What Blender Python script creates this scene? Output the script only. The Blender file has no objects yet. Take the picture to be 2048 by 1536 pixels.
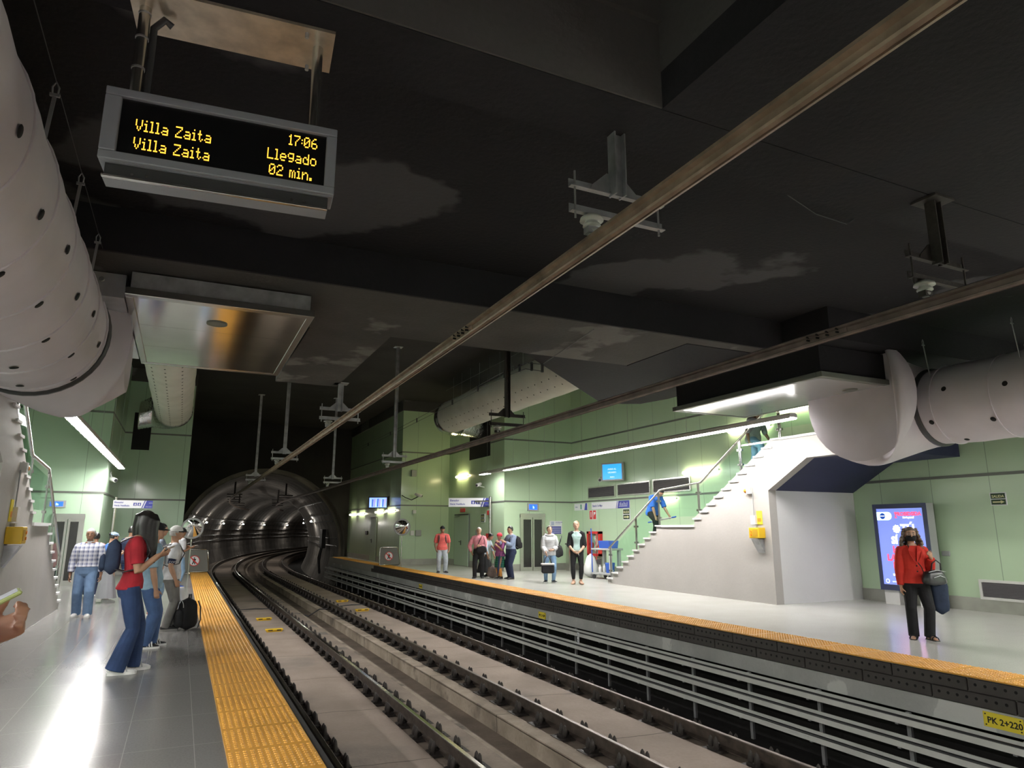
import bpy, bmesh, math, random
from mathutils import Vector, Matrix
import numpy as np
random.seed(7)
S = bpy.context.scene
C = S.collection
PI = math.pi
R = math.radians
V = Vector

# ---------------------------------------------------------------- camera, world, exposure
cam_data = bpy.data.cameras.new('camera')
cam_data.sensor_width = 36.0
cam_data.lens = 36.0 * 1363.0 / 2048.0
cam_data.clip_end = 400
cam = bpy.data.objects.new('camera', cam_data)
C.objects.link(cam)
cam.location = (0, 0, 1.6)
cam.rotation_euler = (R(90) + math.atan(290 / 1363.0), 0, -math.atan(662 / 1393.0))
S.camera = cam
world = bpy.data.worlds.new('world')
S.world = world
world.use_nodes = True
world.node_tree.nodes['Background'].inputs[0].default_value = (0.010, 0.010, 0.011, 1)
world.node_tree.nodes['Background'].inputs[1].default_value = 0.3
S.view_settings.view_transform = 'Standard'
S.view_settings.look = 'None'
S.view_settings.exposure = 0.0
S.view_settings.gamma = 1.0
S.view_settings.use_curve_mapping = False
try:
    S.cycles.max_bounces = 7
    S.cycles.diffuse_bounces = 4
    S.cycles.glossy_bounces = 3
    S.cycles.transparent_max_bounces = 10
    S.cycles.sample_clamp_indirect = 4.0
    S.cycles.caustics_reflective = False
    S.cycles.caustics_refractive = False
except Exception:
    pass
LAMP = 112.0          # radiance of the station's fluorescent diffusers
LAMP_COL = (1.0, 0.97, 0.935)

# ---------------------------------------------------------------- materials
MATS = {}
def mat(name, col, rough=.55, metal=0., bump=0., bscale=30., var=0., vscale=3., emit=0., ecol=None, coat=0., spec=.5, detail=4.):
    if name in MATS: return MATS[name]
    m = bpy.data.materials.new(name); m.use_nodes = True
    nt = m.node_tree; p = nt.nodes['Principled BSDF']
    p.inputs['Base Color'].default_value = (*col, 1)
    p.inputs['Roughness'].default_value = rough
    p.inputs['Metallic'].default_value = metal
    p.inputs['Specular IOR Level'].default_value = spec
    if coat: p.inputs['Coat Weight'].default_value = coat; p.inputs['Coat Roughness'].default_value = .12
    if emit:
        p.inputs['Emission Color'].default_value = (*(ecol or col), 1); p.inputs['Emission Strength'].default_value = emit
    if var or bump:
        tc = nt.nodes.new('ShaderNodeTexCoord')
        if var:
            n = nt.nodes.new('ShaderNodeTexNoise'); n.inputs['Scale'].default_value = vscale; n.inputs['Detail'].default_value = detail
            nt.links.new(tc.outputs['Object'], n.inputs['Vector'])
            r = nt.nodes.new('ShaderNodeValToRGB')
            r.color_ramp.elements[0].position = .32; r.color_ramp.elements[1].position = .68
            r.color_ramp.elements[0].color = (*[max(0, c * (1 - var)) for c in col], 1)
            r.color_ramp.elements[1].color = (*[min(1, c * (1 + var)) for c in col], 1)
            nt.links.new(n.outputs['Fac'], r.inputs['Fac']); nt.links.new(r.outputs['Color'], p.inputs['Base Color'])
        if bump:
            n2 = nt.nodes.new('ShaderNodeTexNoise'); n2.inputs['Scale'].default_value = bscale; n2.inputs['Detail'].default_value = 5
            nt.links.new(tc.outputs['Object'], n2.inputs['Vector'])
            b = nt.nodes.new('ShaderNodeBump'); b.inputs['Strength'].default_value = bump; b.inputs['Distance'].default_value = .02
            nt.links.new(n2.outputs['Fac'], b.inputs['Height']); nt.links.new(b.outputs['Normal'], p.inputs['Normal'])
    MATS[name] = m
    return m

def math_node(nt, op, a, b=None, c=None):
    n = nt.nodes.new('ShaderNodeMath'); n.operation = op
    for i, v in enumerate((a, b, c)):
        if v is None: continue
        if isinstance(v, (int, float)): n.inputs[i].default_value = v
        else: nt.links.new(v, n.inputs[i])
    return n.outputs[0]

def mix_col(nt, fac, a, b):
    n = nt.nodes.new('ShaderNodeMix'); n.data_type = 'RGBA'
    if isinstance(fac, (int, float)): n.inputs[0].default_value = fac
    else: nt.links.new(fac, n.inputs[0])
    for i, v in ((6, a), (7, b)):
        if isinstance(v, tuple): n.inputs[i].default_value = (*v[:3], 1)
        else: nt.links.new(v, n.inputs[i])
    return n.outputs[2]

def xyz(nt, kind='Object'):
    tc = nt.nodes.new('ShaderNodeTexCoord'); s = nt.nodes.new('ShaderNodeSeparateXYZ')
    nt.links.new(tc.outputs[kind], s.inputs[0])
    return s.outputs[0], s.outputs[1], s.outputs[2], tc.outputs[kind]

def line_mask(nt, coord, period, width, offset=0.):
    """1 on a thin line every period along coord"""
    a = math_node(nt, 'ADD', coord, offset + 1000 * period)
    f = math_node(nt, 'MODULO', a, period)
    d = math_node(nt, 'ABSOLUTE', math_node(nt, 'SUBTRACT', f, period / 2))
    return math_node(nt, 'LESS_THAN', d, width / 2)

def noise(nt, vec, scale, detail=4, lo=.35, hi=.65, stretch=None):
    n = nt.nodes.new('ShaderNodeTexNoise'); n.inputs['Scale'].default_value = scale; n.inputs['Detail'].default_value = detail
    if stretch:
        mp = nt.nodes.new('ShaderNodeMapping'); mp.inputs['Scale'].default_value = stretch
        nt.links.new(vec, mp.inputs[0]); vec = mp.outputs[0]
    nt.links.new(vec, n.inputs['Vector'])
    mr = nt.nodes.new('ShaderNodeMapRange'); mr.inputs[1].default_value = lo; mr.inputs[2].default_value = hi
    nt.links.new(n.outputs['Fac'], mr.inputs[0])
    return mr.outputs[0]

def tile_mat(name, base, alt, joint, px, py, w, rough, bumpy=.0):
    m = mat(name, base, rough, spec=.4); nt = m.node_tree; p = nt.nodes['Principled BSDF']
    x, y, z, vec = xyz(nt)
    mask = math_node(nt, 'MAXIMUM', line_mask(nt, x, px, w), line_mask(nt, y, py, w))
    c = mix_col(nt, noise(nt, vec, .7, 2, .05, .95), base, alt)
    c = mix_col(nt, math_node(nt, 'MULTIPLY', noise(nt, vec, 60, 3, .45, .62), .30), c, tuple(v * .7 for v in base))
    c = mix_col(nt, math_node(nt, 'MULTIPLY', mask, .75), c, joint)
    nt.links.new(c, p.inputs['Base Color'])
    r = math_node(nt, 'ADD', math_node(nt, 'MULTIPLY', noise(nt, vec, 1.4, 2, .05, .95), .06), rough)
    nt.links.new(r, p.inputs['Roughness'])
    return m

def panel_mat(name, base, joint, period, off=0.):
    """glazed enamel wall panels, a vertical joint every period"""
    m = mat(name, base, .28, coat=.3); nt = m.node_tree; p = nt.nodes['Principled BSDF']
    x, y, z, vec = xyz(nt)
    mask = line_mask(nt, math_node(nt, 'ADD', x, y), period, .014, off)
    c = mix_col(nt, noise(nt, vec, .5, 2), base, tuple(v * .93 for v in base))
    c = mix_col(nt, math_node(nt, 'MULTIPLY', mask, .6), c, joint)
    nt.links.new(c, p.inputs['Base Color'])
    return m

def concrete_mat(name, base, dark, scale=1.2, rough=.9, patch=None, pscale=.5, plo=.56, phi=.6, bump=.25, stretch=None, joint=0):
    m = mat(name, base, rough, spec=.25); nt = m.node_tree; p = nt.nodes['Principled BSDF']
    x, y, z, vec = xyz(nt)
    c = mix_col(nt, noise(nt, vec, scale, 6, .3, .7, stretch), dark, base)
    c = mix_col(nt, math_node(nt, 'MULTIPLY', noise(nt, vec, 22, 5, .35, .75), .35), c, dark)
    if patch:
        c = mix_col(nt, noise(nt, vec, pscale, 5, plo, phi), c, patch)
    if joint:
        wob = math_node(nt, 'MULTIPLY', noise(nt, vec, 1.5, 3, .2, .8), .12)
        c = mix_col(nt, math_node(nt, 'MULTIPLY', line_mask(nt, math_node(nt, 'ADD', math_node(nt, 'ADD', y, math_node(nt, 'MULTIPLY', x, .12)), wob), joint, .022), .8), c, tuple(v * .3 for v in dark))
    nt.links.new(c, p.inputs['Base Color'])
    n2 = nt.nodes.new('ShaderNodeTexNoise'); n2.inputs['Scale'].default_value = 18; n2.inputs['Detail'].default_value = 8
    nt.links.new(vec, n2.inputs['Vector'])
    b = nt.nodes.new('ShaderNodeBump'); b.inputs['Strength'].default_value = bump; b.inputs['Distance'].default_value = .03
    nt.links.new(n2.outputs['Fac'], b.inputs['Height']); nt.links.new(b.outputs['Normal'], p.inputs['Normal'])
    return m

def pane_mat(name, tint=(.9, 1, .95), refl=.06):
    m = bpy.data.materials.new(name); m.use_nodes = True; nt = m.node_tree; nt.nodes.clear()
    o = nt.nodes.new('ShaderNodeOutputMaterial'); mx = nt.nodes.new('ShaderNodeMixShader')
    t = nt.nodes.new('ShaderNodeBsdfTransparent'); t.inputs[0].default_value = (*tint, 1)
    g = nt.nodes.new('ShaderNodeBsdfGlossy'); g.inputs['Roughness'].default_value = .03
    f = nt.nodes.new('ShaderNodeLayerWeight'); f.inputs['Blend'].default_value = .5
    fac = math_node(nt, 'ADD', math_node(nt, 'MULTIPLY', math_node(nt, 'POWER', f.outputs['Facing'], 4.), .45), .03)
    nt.links.new(fac, mx.inputs[0]); nt.links.new(t.outputs[0], mx.inputs[1]); nt.links.new(g.outputs[0], mx.inputs[2])
    nt.links.new(mx.outputs[0], o.inputs[0]); MATS[name] = m
    return m

GREEN = (.50, .66, .45)
m_green = panel_mat('green_enamel_panel', GREEN, (.12, .16, .11), 1.2, .6)
m_green_l = panel_mat('green_enamel_panel_left', (.47, .64, .47), (.12, .16, .11), 1.5, .4)
m_floor_l = tile_mat('grey_granite_tile', (.20, .196, .19), (.225, .22, .212), (.36, .35, .335), .47, .94, .006, .15)
m_floor_r = tile_mat('pale_terrazzo', (.50, .495, .465), (.54, .535, .505), (.40, .40, .375), 1.2, 1.2, .004, .17)
m_black = concrete_mat('black_painted_soffit', (.018, .0165, .020), (.010, .0095, .012), .7, .85)
m_slab = concrete_mat('black_soffit_with_bare_patches', (.017, .0155, .018), (.010, .0095, .012), .7, .85, patch=(.060, .059, .064), pscale=.33, plo=.55, phi=.57)
m_beam = concrete_mat('grey_beam_soffit', (.085, .080, .076), (.050, .047, .045), .8, .85, patch=(.15, .145, .14), pscale=.6, plo=.58, phi=.62)
m_high = concrete_mat('dark_high_soffit', (.040, .037, .036), (.024, .022, .022), .6, .9)
m_coffer = concrete_mat('grey_coffer_concrete', (.085, .08, .08), (.06, .057, .057), .6, .9)
m_track = concrete_mat('track_concrete', (.33, .27, .22), (.19, .155, .13), 1.1, .85, patch=(.16, .14, .125), pscale=.9, plo=.57, phi=.66)
m_trackd = concrete_mat('stained_track_concrete', (.26, .21, .17), (.125, .10, .082), 1.4, .8)
m_pad = concrete_mat('track_centre_concrete', (.40, .325, .275), (.26, .21, .175), .8, .85, patch=(.22, .19, .17), pscale=.7, plo=.58, phi=.7, joint=2.6)
m_curb = concrete_mat('kerb_concrete', (.43, .36, .29), (.22, .18, .14), 1.6, .85, patch=(.15, .125, .105), pscale=1.3, plo=.57, phi=.66, joint=3.1)
m_pit = concrete_mat('shade_toned_pit_concrete', (.035, .033, .032), (.018, .017, .017), 1.2, .9)  # shadow of the pits and recesses is put into this concrete colour
m_edgec = concrete_mat('pale_edge_concrete', (.52, .52, .51), (.36, .36, .35), 1.1, .8, patch=(.62, .62, .60), pscale=1.1, plo=.60, phi=.615)
m_plaster = concrete_mat('grey_plaster', (.46, .44, .42), (.40, .38, .36), .8, .7, bump=.08)
m_white = concrete_mat('white_plaster', (.72, .72, .72), (.66, .66, .67), .8, .65, bump=.05)
m_navy = concrete_mat('navy_painted_soffit', (.030, .034, .075), (.020, .023, .055), .8, .6, bump=.06)
m_tunnel = concrete_mat('tunnel_concrete', (.27, .25, .23), (.15, .135, .125), .9, .75)
m_yellow = mat('yellow_tactile_tile', (.66, .33, .055), .42, var=.12, vscale=1.2)
m_rust = mat('rusty_rail_steel', (.088, .068, .056), .62, .55, var=.35, vscale=6, bump=.15)
m_shine = mat('polished_rail_head', (.62, .57, .50), .18, 1.)
m_clip = mat('dark_rail_clip', (.032, .026, .023), .6, .3, var=.3, vscale=20)
m_rubber = mat('black_rubber', (.022, .021, .021), .7, var=.25, vscale=3)
m_brownrub = mat('brown_black_fender', (.050, .043, .042), .62, var=.2, vscale=2)
m_hole = mat('dark_hole', (.005, .005, .005), .9)
m_steel = mat('stainless_steel', (.62, .61, .58), .25, 1., var=.06, vscale=4)
m_brush = mat('brushed_metal_tray_box', (.92, .89, .84), .13, 1., var=.08, vscale=1.6)
m_galv = mat('galvanised_steel', (.50, .51, .53), .42, .8, var=.25, vscale=5)
m_foil = mat('crinkled_foil', (.78, .78, .80), .16, 1., bump=1., bscale=7)
m_fabric = mat('pale_grey_duct_fabric', (.66, .61, .665), .85, var=.07, vscale=1.3, bump=.12, bscale=6)
m_fabric2 = mat('beige_duct_fabric', (.62, .61, .56), .85, var=.08, vscale=1.3, bump=.15, bscale=6)
m_wire = mat('steel_wire', (.45, .45, .46), .4, .8)
m_trim = mat('grey_trim', (.16, .17, .15), .5, .4)
m_skirt = mat('metal_skirting', (.36, .36, .32), .38, .6, var=.1, vscale=3)
m_catenary = mat('worn_conductor_aluminium', (.34, .255, .20), .45, .65, var=.3, vscale=5)
m_catenary2 = mat('dull_conductor_aluminium', (.17, .125, .115), .5, .5, var=.25, vscale=5)
m_frp = mat('grey_channel', (.64, .64, .61), .5, var=.12, vscale=2)
m_frame = mat('grey_display_housing', (.24, .245, .285), .5, .1)
m_screen = mat('black_screen', (.006, .006, .007), .25)
m_amber = mat('amber_led', (1, .5, .05), .5, emit=3.2, ecol=(1., .43, .035))
m_lamp = mat('fluorescent_diffuser', (.9, .9, .88), .5, emit=LAMP, ecol=LAMP_COL)
m_lampw = mat('warm_fluorescent_diffuser', (.9, .9, .8), .5, emit=22, ecol=(1., .90, .62))
m_lampoff = mat('unlit_diffuser', (.75, .75, .70), .4)
m_whitep = mat('white_painted_metal', (.74, .74, .72), .4)
m_greyp = mat('grey_plastic', (.35, .36, .36), .5)
m_darkp = mat('dark_plastic', (.03, .03, .033), .45)
m_red = mat('red_paint', (.62, .03, .03), .4)
m_orange = mat('orange_lens', (.85, .30, .03), .3)
m_yel = mat('yellow_box_paint', (.80, .50, .02), .45)
m_signy = mat('yellow_sign', (.85, .68, .05), .5)
m_ink = mat('black_ink', (.01, .01, .01), .6)
m_signw = mat('white_sign', (.78, .79, .82), .4)
m_signb = mat('blue_sign', (.05, .06, .34), .4)
m_blue = mat('blue_plastic', (.03, .10, .45), .45)
m_porc = mat('grey_porcelain', (.42, .43, .40), .3, coat=.3)
m_glass = pane_mat('clear_pane')
m_dglass = mat('dark_elevator_glass', (.025, .025, .024), .12)
m_mirror = mat('mirror', (.93, .93, .92), .03, 1.)

# ---------------------------------------------------------------- mesh builder
class M:
    def __init__(s): s.v = []; s.f = []; s.mi = []; s.mats = []; s.sm = []
    def idx(s, m):
        if m is None: return 0
        if m not in s.mats: s.mats.append(m)
        return s.mats.index(m)
    def add(s, vs, fs, m=None, smooth=False):
        o = len(s.v); s.v += [tuple(v) for v in vs]; k = s.idx(m)
        for f in fs: s.f.append([o + i for i in f]); s.mi.append(k); s.sm.append(smooth)
    def box(s, x0, x1, y0, y1, z0, z1, m=None, mx=None):
        vs = [V((x, y, z)) for z in (z0, z1) for y in (y0, y1) for x in (x0, x1)]
        if mx is not None: vs = [mx @ v for v in vs]
        s.add(vs, [(0, 2, 3, 1), (4, 5, 7, 6), (0, 1, 5, 4), (2, 6, 7, 3), (0, 4, 6, 2), (1, 3, 7, 5)], m)
    def cbox(s, c, d, m=None, mx=None, bev=0.):
        x, y, z = c; a, b, h = d[0] / 2, d[1] / 2, d[2] / 2
        if not bev: return s.box(x - a, x + a, y - b, y + b, z - h, z + h, m, mx)
        rings = []
        for zz, ins in ((-h, bev), (-h + bev, 0), (h - bev, 0), (h, bev)):
            A, B = a - ins, b - ins; q = bev if ins == 0 else bev * .6
            rings.append([V((x + px, y + py, z + zz)) for px, py in ((A - q, -B), (A, -B + q), (A, B - q), (A - q, B), (-A + q, B), (-A, B - q), (-A, -B + q), (-A + q, -B))])
        if mx is not None: rings = [[mx @ v for v in r] for r in rings]
        s.loft(rings, m, smooth=False)
    def loft(s, rings, m=None, smooth=True, cap=True, close=True):
        n = len(rings[0]); vs = [v for r in rings for v in r]; fs = []
        for i in range(len(rings) - 1):
            for j in range(n if close else n - 1):
                k = (j + 1) % n
                fs.append((i * n + j, i * n + k, (i + 1) * n + k, (i + 1) * n + j))
        s.add(vs, fs, m, smooth)
        if cap and close:
            s.add(rings[0], [tuple(range(n))[::-1]], m, False); s.add(rings[-1], [tuple(range(n))], m, False)
    def tube(s, pts, r, m=None, n=8, ref=None, b=None, cap=True):
        """round (or a x b elliptical) tube along points, r one number or a list"""
        pts = [V(p) for p in pts]; rings = []; u = None
        for i, p in enumerate(pts):
            d = (pts[min(i + 1, len(pts) - 1)] - pts[max(i - 1, 0)]).normalized()
            rf = V(ref) if ref else (u if u is not None else (V((0, 0, 1)) if abs(d.z) < .9 else V((1, 0, 0))))
            u = rf - d * rf.dot(d); u = u.normalized() if u.length > 1e-4 else d.orthogonal().normalized(); w = d.cross(u)
            a = r[i] if isinstance(r, (list, tuple)) else r
            bb = a if b is None else (b[i] if isinstance(b, (list, tuple)) else b)
            rings.append([p + u * a * math.cos(2 * PI * k / n) + w * bb * math.sin(2 * PI * k / n) for k in range(n)])
        s.loft(rings, m, n > 5, cap)
    def cyl(s, p0, p1, r, m=None, n=16): s.tube([p0, p1], r, m, n)
    def bar(s, p0, p1, w, h, m=None, ref=(0, 0, 1)):
        """rectangular bar: w across, h along ref"""
        p0, p1 = V(p0), V(p1); d = (p1 - p0).normalized(); u = (V(ref) - d * V(ref).dot(d)).normalized(); q = d.cross(u)
        s.loft([[p + q * a * w / 2 + u * c * h / 2 for a, c in ((-1, -1), (1, -1), (1, 1), (-1, 1))] for p in (p0, p1)], m, False)
    def prism(s, poly, axis, a, b, m=None):
        """polygon of 2-D points extruded along axis ('x','y','z') from a to b"""
        f = {'x': lambda p, t: V((t, p[0], p[1])), 'y': lambda p, t: V((p[0], t, p[1])), 'z': lambda p, t: V((p[0], p[1], t))}[axis]
        s.loft([[f(p, a) for p in poly], [f(p, b) for p in poly]], m, False)
    def lathe(s, prof, c, m=None, n=20, axis=(0, 0, 1)):
        ax = V(axis).normalized(); u = ax.orthogonal().normalized(); w = ax.cross(u); c = V(c)
        s.loft([[c + ax * h + (u * math.cos(2 * PI * k / n) + w * math.sin(2 * PI * k / n)) * max(r, .0005) for k in range(n)] for r, h in prof], m)
    def ball(s, c, r, m=None, n=10, sc=(1, 1, 1), mx=None):
        rings = []
        for i in range(n // 2 + 1):
            t = -PI / 2 + PI * i / (n // 2); cr = max(math.cos(t), .02)
            ring = [V((r * sc[0] * cr * math.cos(2 * PI * k / n), r * sc[1] * cr * math.sin(2 * PI * k / n), r * sc[2] * math.sin(t))) for k in range(n)]
            if mx is not None: ring = [mx @ v for v in ring]
            rings.append([V(c) + v for v in ring])
        s.loft(rings, m)
    def mesh(s, name):
        me = bpy.data.meshes.new(name); me.from_pydata(s.v, [], s.f)
        for m in s.mats: me.materials.append(m)
        if s.f:
            me.polygons.foreach_set('material_index', s.mi); me.polygons.foreach_set('use_smooth', s.sm)
        me.update()
        bm = bmesh.new(); bm.from_mesh(me); bmesh.ops.recalc_face_normals(bm, faces=bm.faces); bm.to_mesh(me); bm.free()
        return me
    def build(s, name, m=None, parent=None, bevel=0., loc=None, rz=0.):
        if m is not None and not s.mats: s.mats = [m]
        elif m is not None and m not in s.mats: s.mats[0:0] = []
        o = bpy.data.objects.new(name, s.mesh(name)); C.objects.link(o)
        if parent is not None: o.parent = parent
        if loc: o.location = loc
        if rz: o.rotation_euler = (0, 0, rz)
        if bevel:
            b = o.modifiers.new('bevel', 'BEVEL'); b.width = bevel; b.segments = 2; b.limit_method = 'ANGLE'
        return o

def tag(o, label, cat, group=None, kind=None):
    o['label'] = label; o['category'] = cat
    if group: o['group'] = group
    if kind: o['kind'] = kind
    return o
def thing(name, label, cat, loc=(0, 0, 0), rz=0., group=None):
    o = bpy.data.objects.new(name, None); C.objects.link(o); o.empty_display_size = .1
    o.location = loc; o.rotation_euler = (0, 0, rz)
    return tag(o, label, cat, group)
def struct(name, b, m=None, label=None):
    o = b.build(name, m); o['kind'] = 'structure'
    if label: o['label'] = label
    return o
def dup(root, loc=None, rz=None, label=None, group=None):
    r = root.copy(); C.objects.link(r)
    if loc is not None: r.location = loc
    if rz is not None: r.rotation_euler = (0, 0, rz)
    if label: r['label'] = label
    if group: r['group'] = group
    for ch in list(root.children):
        c = ch.copy(); C.objects.link(c); c.parent = r
        for g in list(ch.children):
            d = g.copy(); C.objects.link(d); d.parent = c
    return r

FINISH = []        # objects whose modifiers (or font curves) are turned into plain meshes at the end
def text(s, size, mx, m, parent, name='lettering', ext=.001, align='LEFT', bold=0., sx=1.):
    cu = bpy.data.curves.new(name, 'FONT'); cu.body = s; cu.size = size; cu.extrude = ext; cu.align_x = align; cu.offset = bold
    cu.resolution_u = 2
    o = bpy.data.objects.new(name, cu); C.objects.link(o); cu.materials.append(m)
    o.matrix_world = mx @ Matrix.Diagonal((sx, 1, 1, 1))
    o.parent = parent
    FINISH.append(o)
    return o
def facing(p, n, flip=1):
    """matrix for text standing at p, read from the side the horizontal normal n points to"""
    n = V(n).normalized(); up = V((0, 0, 1)); x = up.cross(n)
    m = Matrix((x, up, n)).transposed().to_4x4(); m.translation = V(p)
    return m

# ---------------------------------------------------------------- the big structure
YE = 42.0; RC = 150.0; XC = 4.3          # the tracks run along +Y, then bend right past YE
def path(x, y):
    if y <= YE: return V((x, y, 0)), V((0, 1, 0))
    th = (y - YE) / RC; r = RC + XC - x
    return V((XC + RC - r * math.cos(th), YE + r * math.sin(th), 0)), V((math.sin(th), math.cos(th), 0))
def sweep(b, prof, x, y0, y1, m, step=3.0, cap=True, smooth=False):
    """profile of (dx, z) swept along the track curve"""
    ys = [y0] + ([YE] if y0 < YE < y1 else []); y = max(y0, YE)
    while y + step < y1: y += step; ys.append(y)
    ys.append(y1); rings = []
    for y in ys:
        rings.append([path(x + dx, y)[0] + V((0, 0, z)) for dx, z in prof])
    b.loft(rings, m, smooth, cap)
def rect(x0, x1, z0, z1): return [(x0, z0), (x1, z0), (x1, z1), (x0, z1)]

YB = -7.0
b = M(); b.box(-5, 1.03, YB, 29.6, -.25, 0); struct('floor_left', b, m_floor_l)
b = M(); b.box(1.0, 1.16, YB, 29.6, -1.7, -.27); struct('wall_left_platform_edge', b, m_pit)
b = M(); b.box(8.04, 14.5, YB, 41.9, -.3, 0); struct('floor_right', b, m_floor_r)
b = M(); b.box(8.03, 8.3, YB, 41.9, -.52, -.305); struct('wall_right_platform_edge', b, m_edgec)
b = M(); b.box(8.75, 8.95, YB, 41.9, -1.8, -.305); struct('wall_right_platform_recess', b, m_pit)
# track bed
b = M()
sweep(b, rect(0, 2.72, -2, -1.19), 1.1, YB, 135, m_trackd)
sweep(b, rect(0, .28, -2, -1.30), 3.82, YB, 135, m_curb)
sweep(b, rect(0, .50, -2, -1.42), 4.10, YB, 135, m_trackd)
sweep(b, rect(0, .10, -2, -1.19), 4.60, YB, 135, m_curb)
sweep(b, rect(0, 2.3, -2, -1.195), 4.70, YB, 135, m_trackd)
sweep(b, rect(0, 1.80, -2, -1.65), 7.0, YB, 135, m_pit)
struct('floor_track_bed', b)
b = M(); sweep(b, rect(0, .98, -1.19, -1.15), 2.07, YB, 135, m_pad); struct('floor_track_pad_left', b)
b = M(); sweep(b, rect(0, .92, -1.195, -1.15), 5.40, YB, 135, m_pad); struct('floor_track_pad_right', b)
b = M(); sweep(b, rect(0, .42, -1.2, -1.165), 3.42, YB, 135, m_track); sweep(b, rect(0, .24, -1.2, -1.17), 4.60, YB, 135, m_curb); struct('floor_track_ledge', b)

# walls
ZT = 7.1; ZC = 7.6
def wall(name, x0, x1, y0, y1, m, z0=0, z1=ZT): bb = M(); bb.box(x0, x1, y0, y1, z0, z1); return struct(name, bb, m)
wall('wall_right', 14.5, 14.7, YB, 24.9, m_green, 0, ZC)
wall('wall_right_elevator', 11.4, 14.5, 24.7, 24.9, m_green, 0, ZC)
wall('wall_right_return', 11.4, 11.6, 24.9, 31.2, m_green, 0, ZC)
wall('wall_right_column', 9.05, 11.4, 31.0, 31.2, m_green)
wall('wall_right_end', 9.05, 9.25, 31.2, 42.0, m_green)
wall('wall_left', -5.2, -5.0, YB, 24.3, m_green_l, 0, ZC)
wall('wall_left_elevator', -5.0, -2.2, 24.1, 24.3, m_green_l, 0, ZC)
wall('wall_left_return', -2.4, -2.2, 24.3, 29.2, m_green_l, 0, ZC)
wall('wall_left_column', -2.2, .05, 29.0, 29.2, m_green_l)
wall('wall_left_end', -.15, .05, 29.2, 42.0, m_green_l)
b = M(); b.box(9.0, 11.4, 30.95, 31.3, ZT, ZC); b.box(9.0, 9.25, 31.3, 42, ZT, ZC); b.box(-2.2, .1, 28.95, 29.3, ZT, ZC); b.box(-.15, .1, 29.3, 42, ZT, ZC)
struct('trim_1', b, m_beam)
# horizontal trims, baseboards
def strips(name, z0, z1, m, t=.012):
    bb = M()
    bb.box(14.5 - t, 14.5, 4, 24.7, z0, z1); bb.box(11.4, 14.5 - t, 24.7 - t, 24.7, z0, z1)
    bb.box(11.4 - t, 11.4, 24.7 - t, 31 - t, z0, z1); bb.box(9.05 - t, 11.4, 31 - t, 31, z0, z1); bb.box(9.05 - t, 9.05, 31, 42, z0, z1)
    struct(name + '_right', bb, m)
    bb = M()
    bb.box(-5, -5 + t, 4, 24.1, z0, z1); bb.box(-5 + t, -2.2, 24.1 - t, 24.1, z0, z1); bb.box(-2.2, -2.2 + t, 24.1 - t, 29 - t, z0, z1)
    bb.box(-2.2, .05 + t, 29 - t, 29, z0, z1); bb.box(.05, .05 + t, 29, 42, z0, z1)
    struct(name + '_left', bb, m)
strips('trim_2', 2.64, 2.70, m_trim); strips('trim_3', 5.10, 5.16, m_trim); strips('baseboard', 0, .26, m_skirt, .02)
# tunnel mouth wall and bored tunnel
TZ = .42; TR = 4.4; tcx = 4.3
bb = bmesh.new()
outer = []; N = 56
b = M(); ring = []; sq = []
for k in range(N):
    a = 2 * PI * k / N; ring.append(V((tcx + 4.62 * math.cos(a), YE, TZ + 4.62 * math.sin(a))))
    c, s_ = math.cos(a), math.sin(a); q = 1 / max(abs(c), abs(s_)); sq.append(V((tcx + 9.2 * max(-1, min(1, c * q)), YE, TZ + 8.2 * max(-1, min(1, s_ * q)))))
b.loft([sq, ring], m_high, False, False)
b.loft([ring, [p + V((0, .7, 0)) for p in ring], [V((tcx + TR * math.cos(2 * PI * k / N), YE + .75, TZ + TR * math.sin(2 * PI * k / N))) for k in range(N)]], m_tunnel, True, False)
struct('wall_tunnel_mouth', b)
b = M(); y = YE + .7; rings = []
rr = 0
while y < 150:
    for dy, dr in ((0, 0), (1.38, 0), (1.40, -.0), (1.41, .05), (1.49, .05)):
        o, t = path(tcx, y + dy); side = V((t.y, -t.x, 0))
        rings.append([o + side * (TR + dr) * math.cos(2 * PI * k / 40) + V((0, 0, TZ + (TR + dr) * math.sin(2 * PI * k / 40))) for k in range(40)])
    y += 1.5
b.loft(rings, m_tunnel, False, False); struct('wall_tunnel', b)
b = M(); b.box(28, 60, 100, 120, -3, 6); 
# ceilings
def ceil(name, x0, x1, y0, y1, z0, z1, m): bb = M(); bb.box(x0, x1, y0, y1, z0, z1); return struct(name, bb, m)
ceil('ceiling_high', -5.2, 14.7, 10.3, 42.2, ZC, ZC + .2, m_high)
ceil('ceiling_rear_beam', -5.2, 14.7, 3.56, 4.12, 4.6, 5.4, m_black)
ceil('ceiling_slab', -5.2, 14.7, 4.12, 8.3, 5.12, 5.4, m_slab)
ceil('ceiling_front_beam', -5.2, 9.1, 8.3, 10.3, 4.6, ZC, m_beam)
ceil('trim_4', -5.2, 9.1, 8.26, 8.3, 4.602, 5.12, m_black)
ceil('ceiling_front_beam_right', 9.1, 14.7, 7.3, 11.4, 4.6, ZC, m_black)
ceil('ceiling_long_beam', 1.5, 2.75, 10.3, 14.6, 4.6, 5.6, m_beam)
b = M(); b.box(2.9, 14.7, YB, 3.55, 4.6, 4.9); b.box(-5.2, -3.0, YB, 3.55, 4.6, 4.9); b.box(-3, 2.9, YB, -2.5, 4.6, 4.9); struct('ceiling_near', b, m_black)
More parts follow.
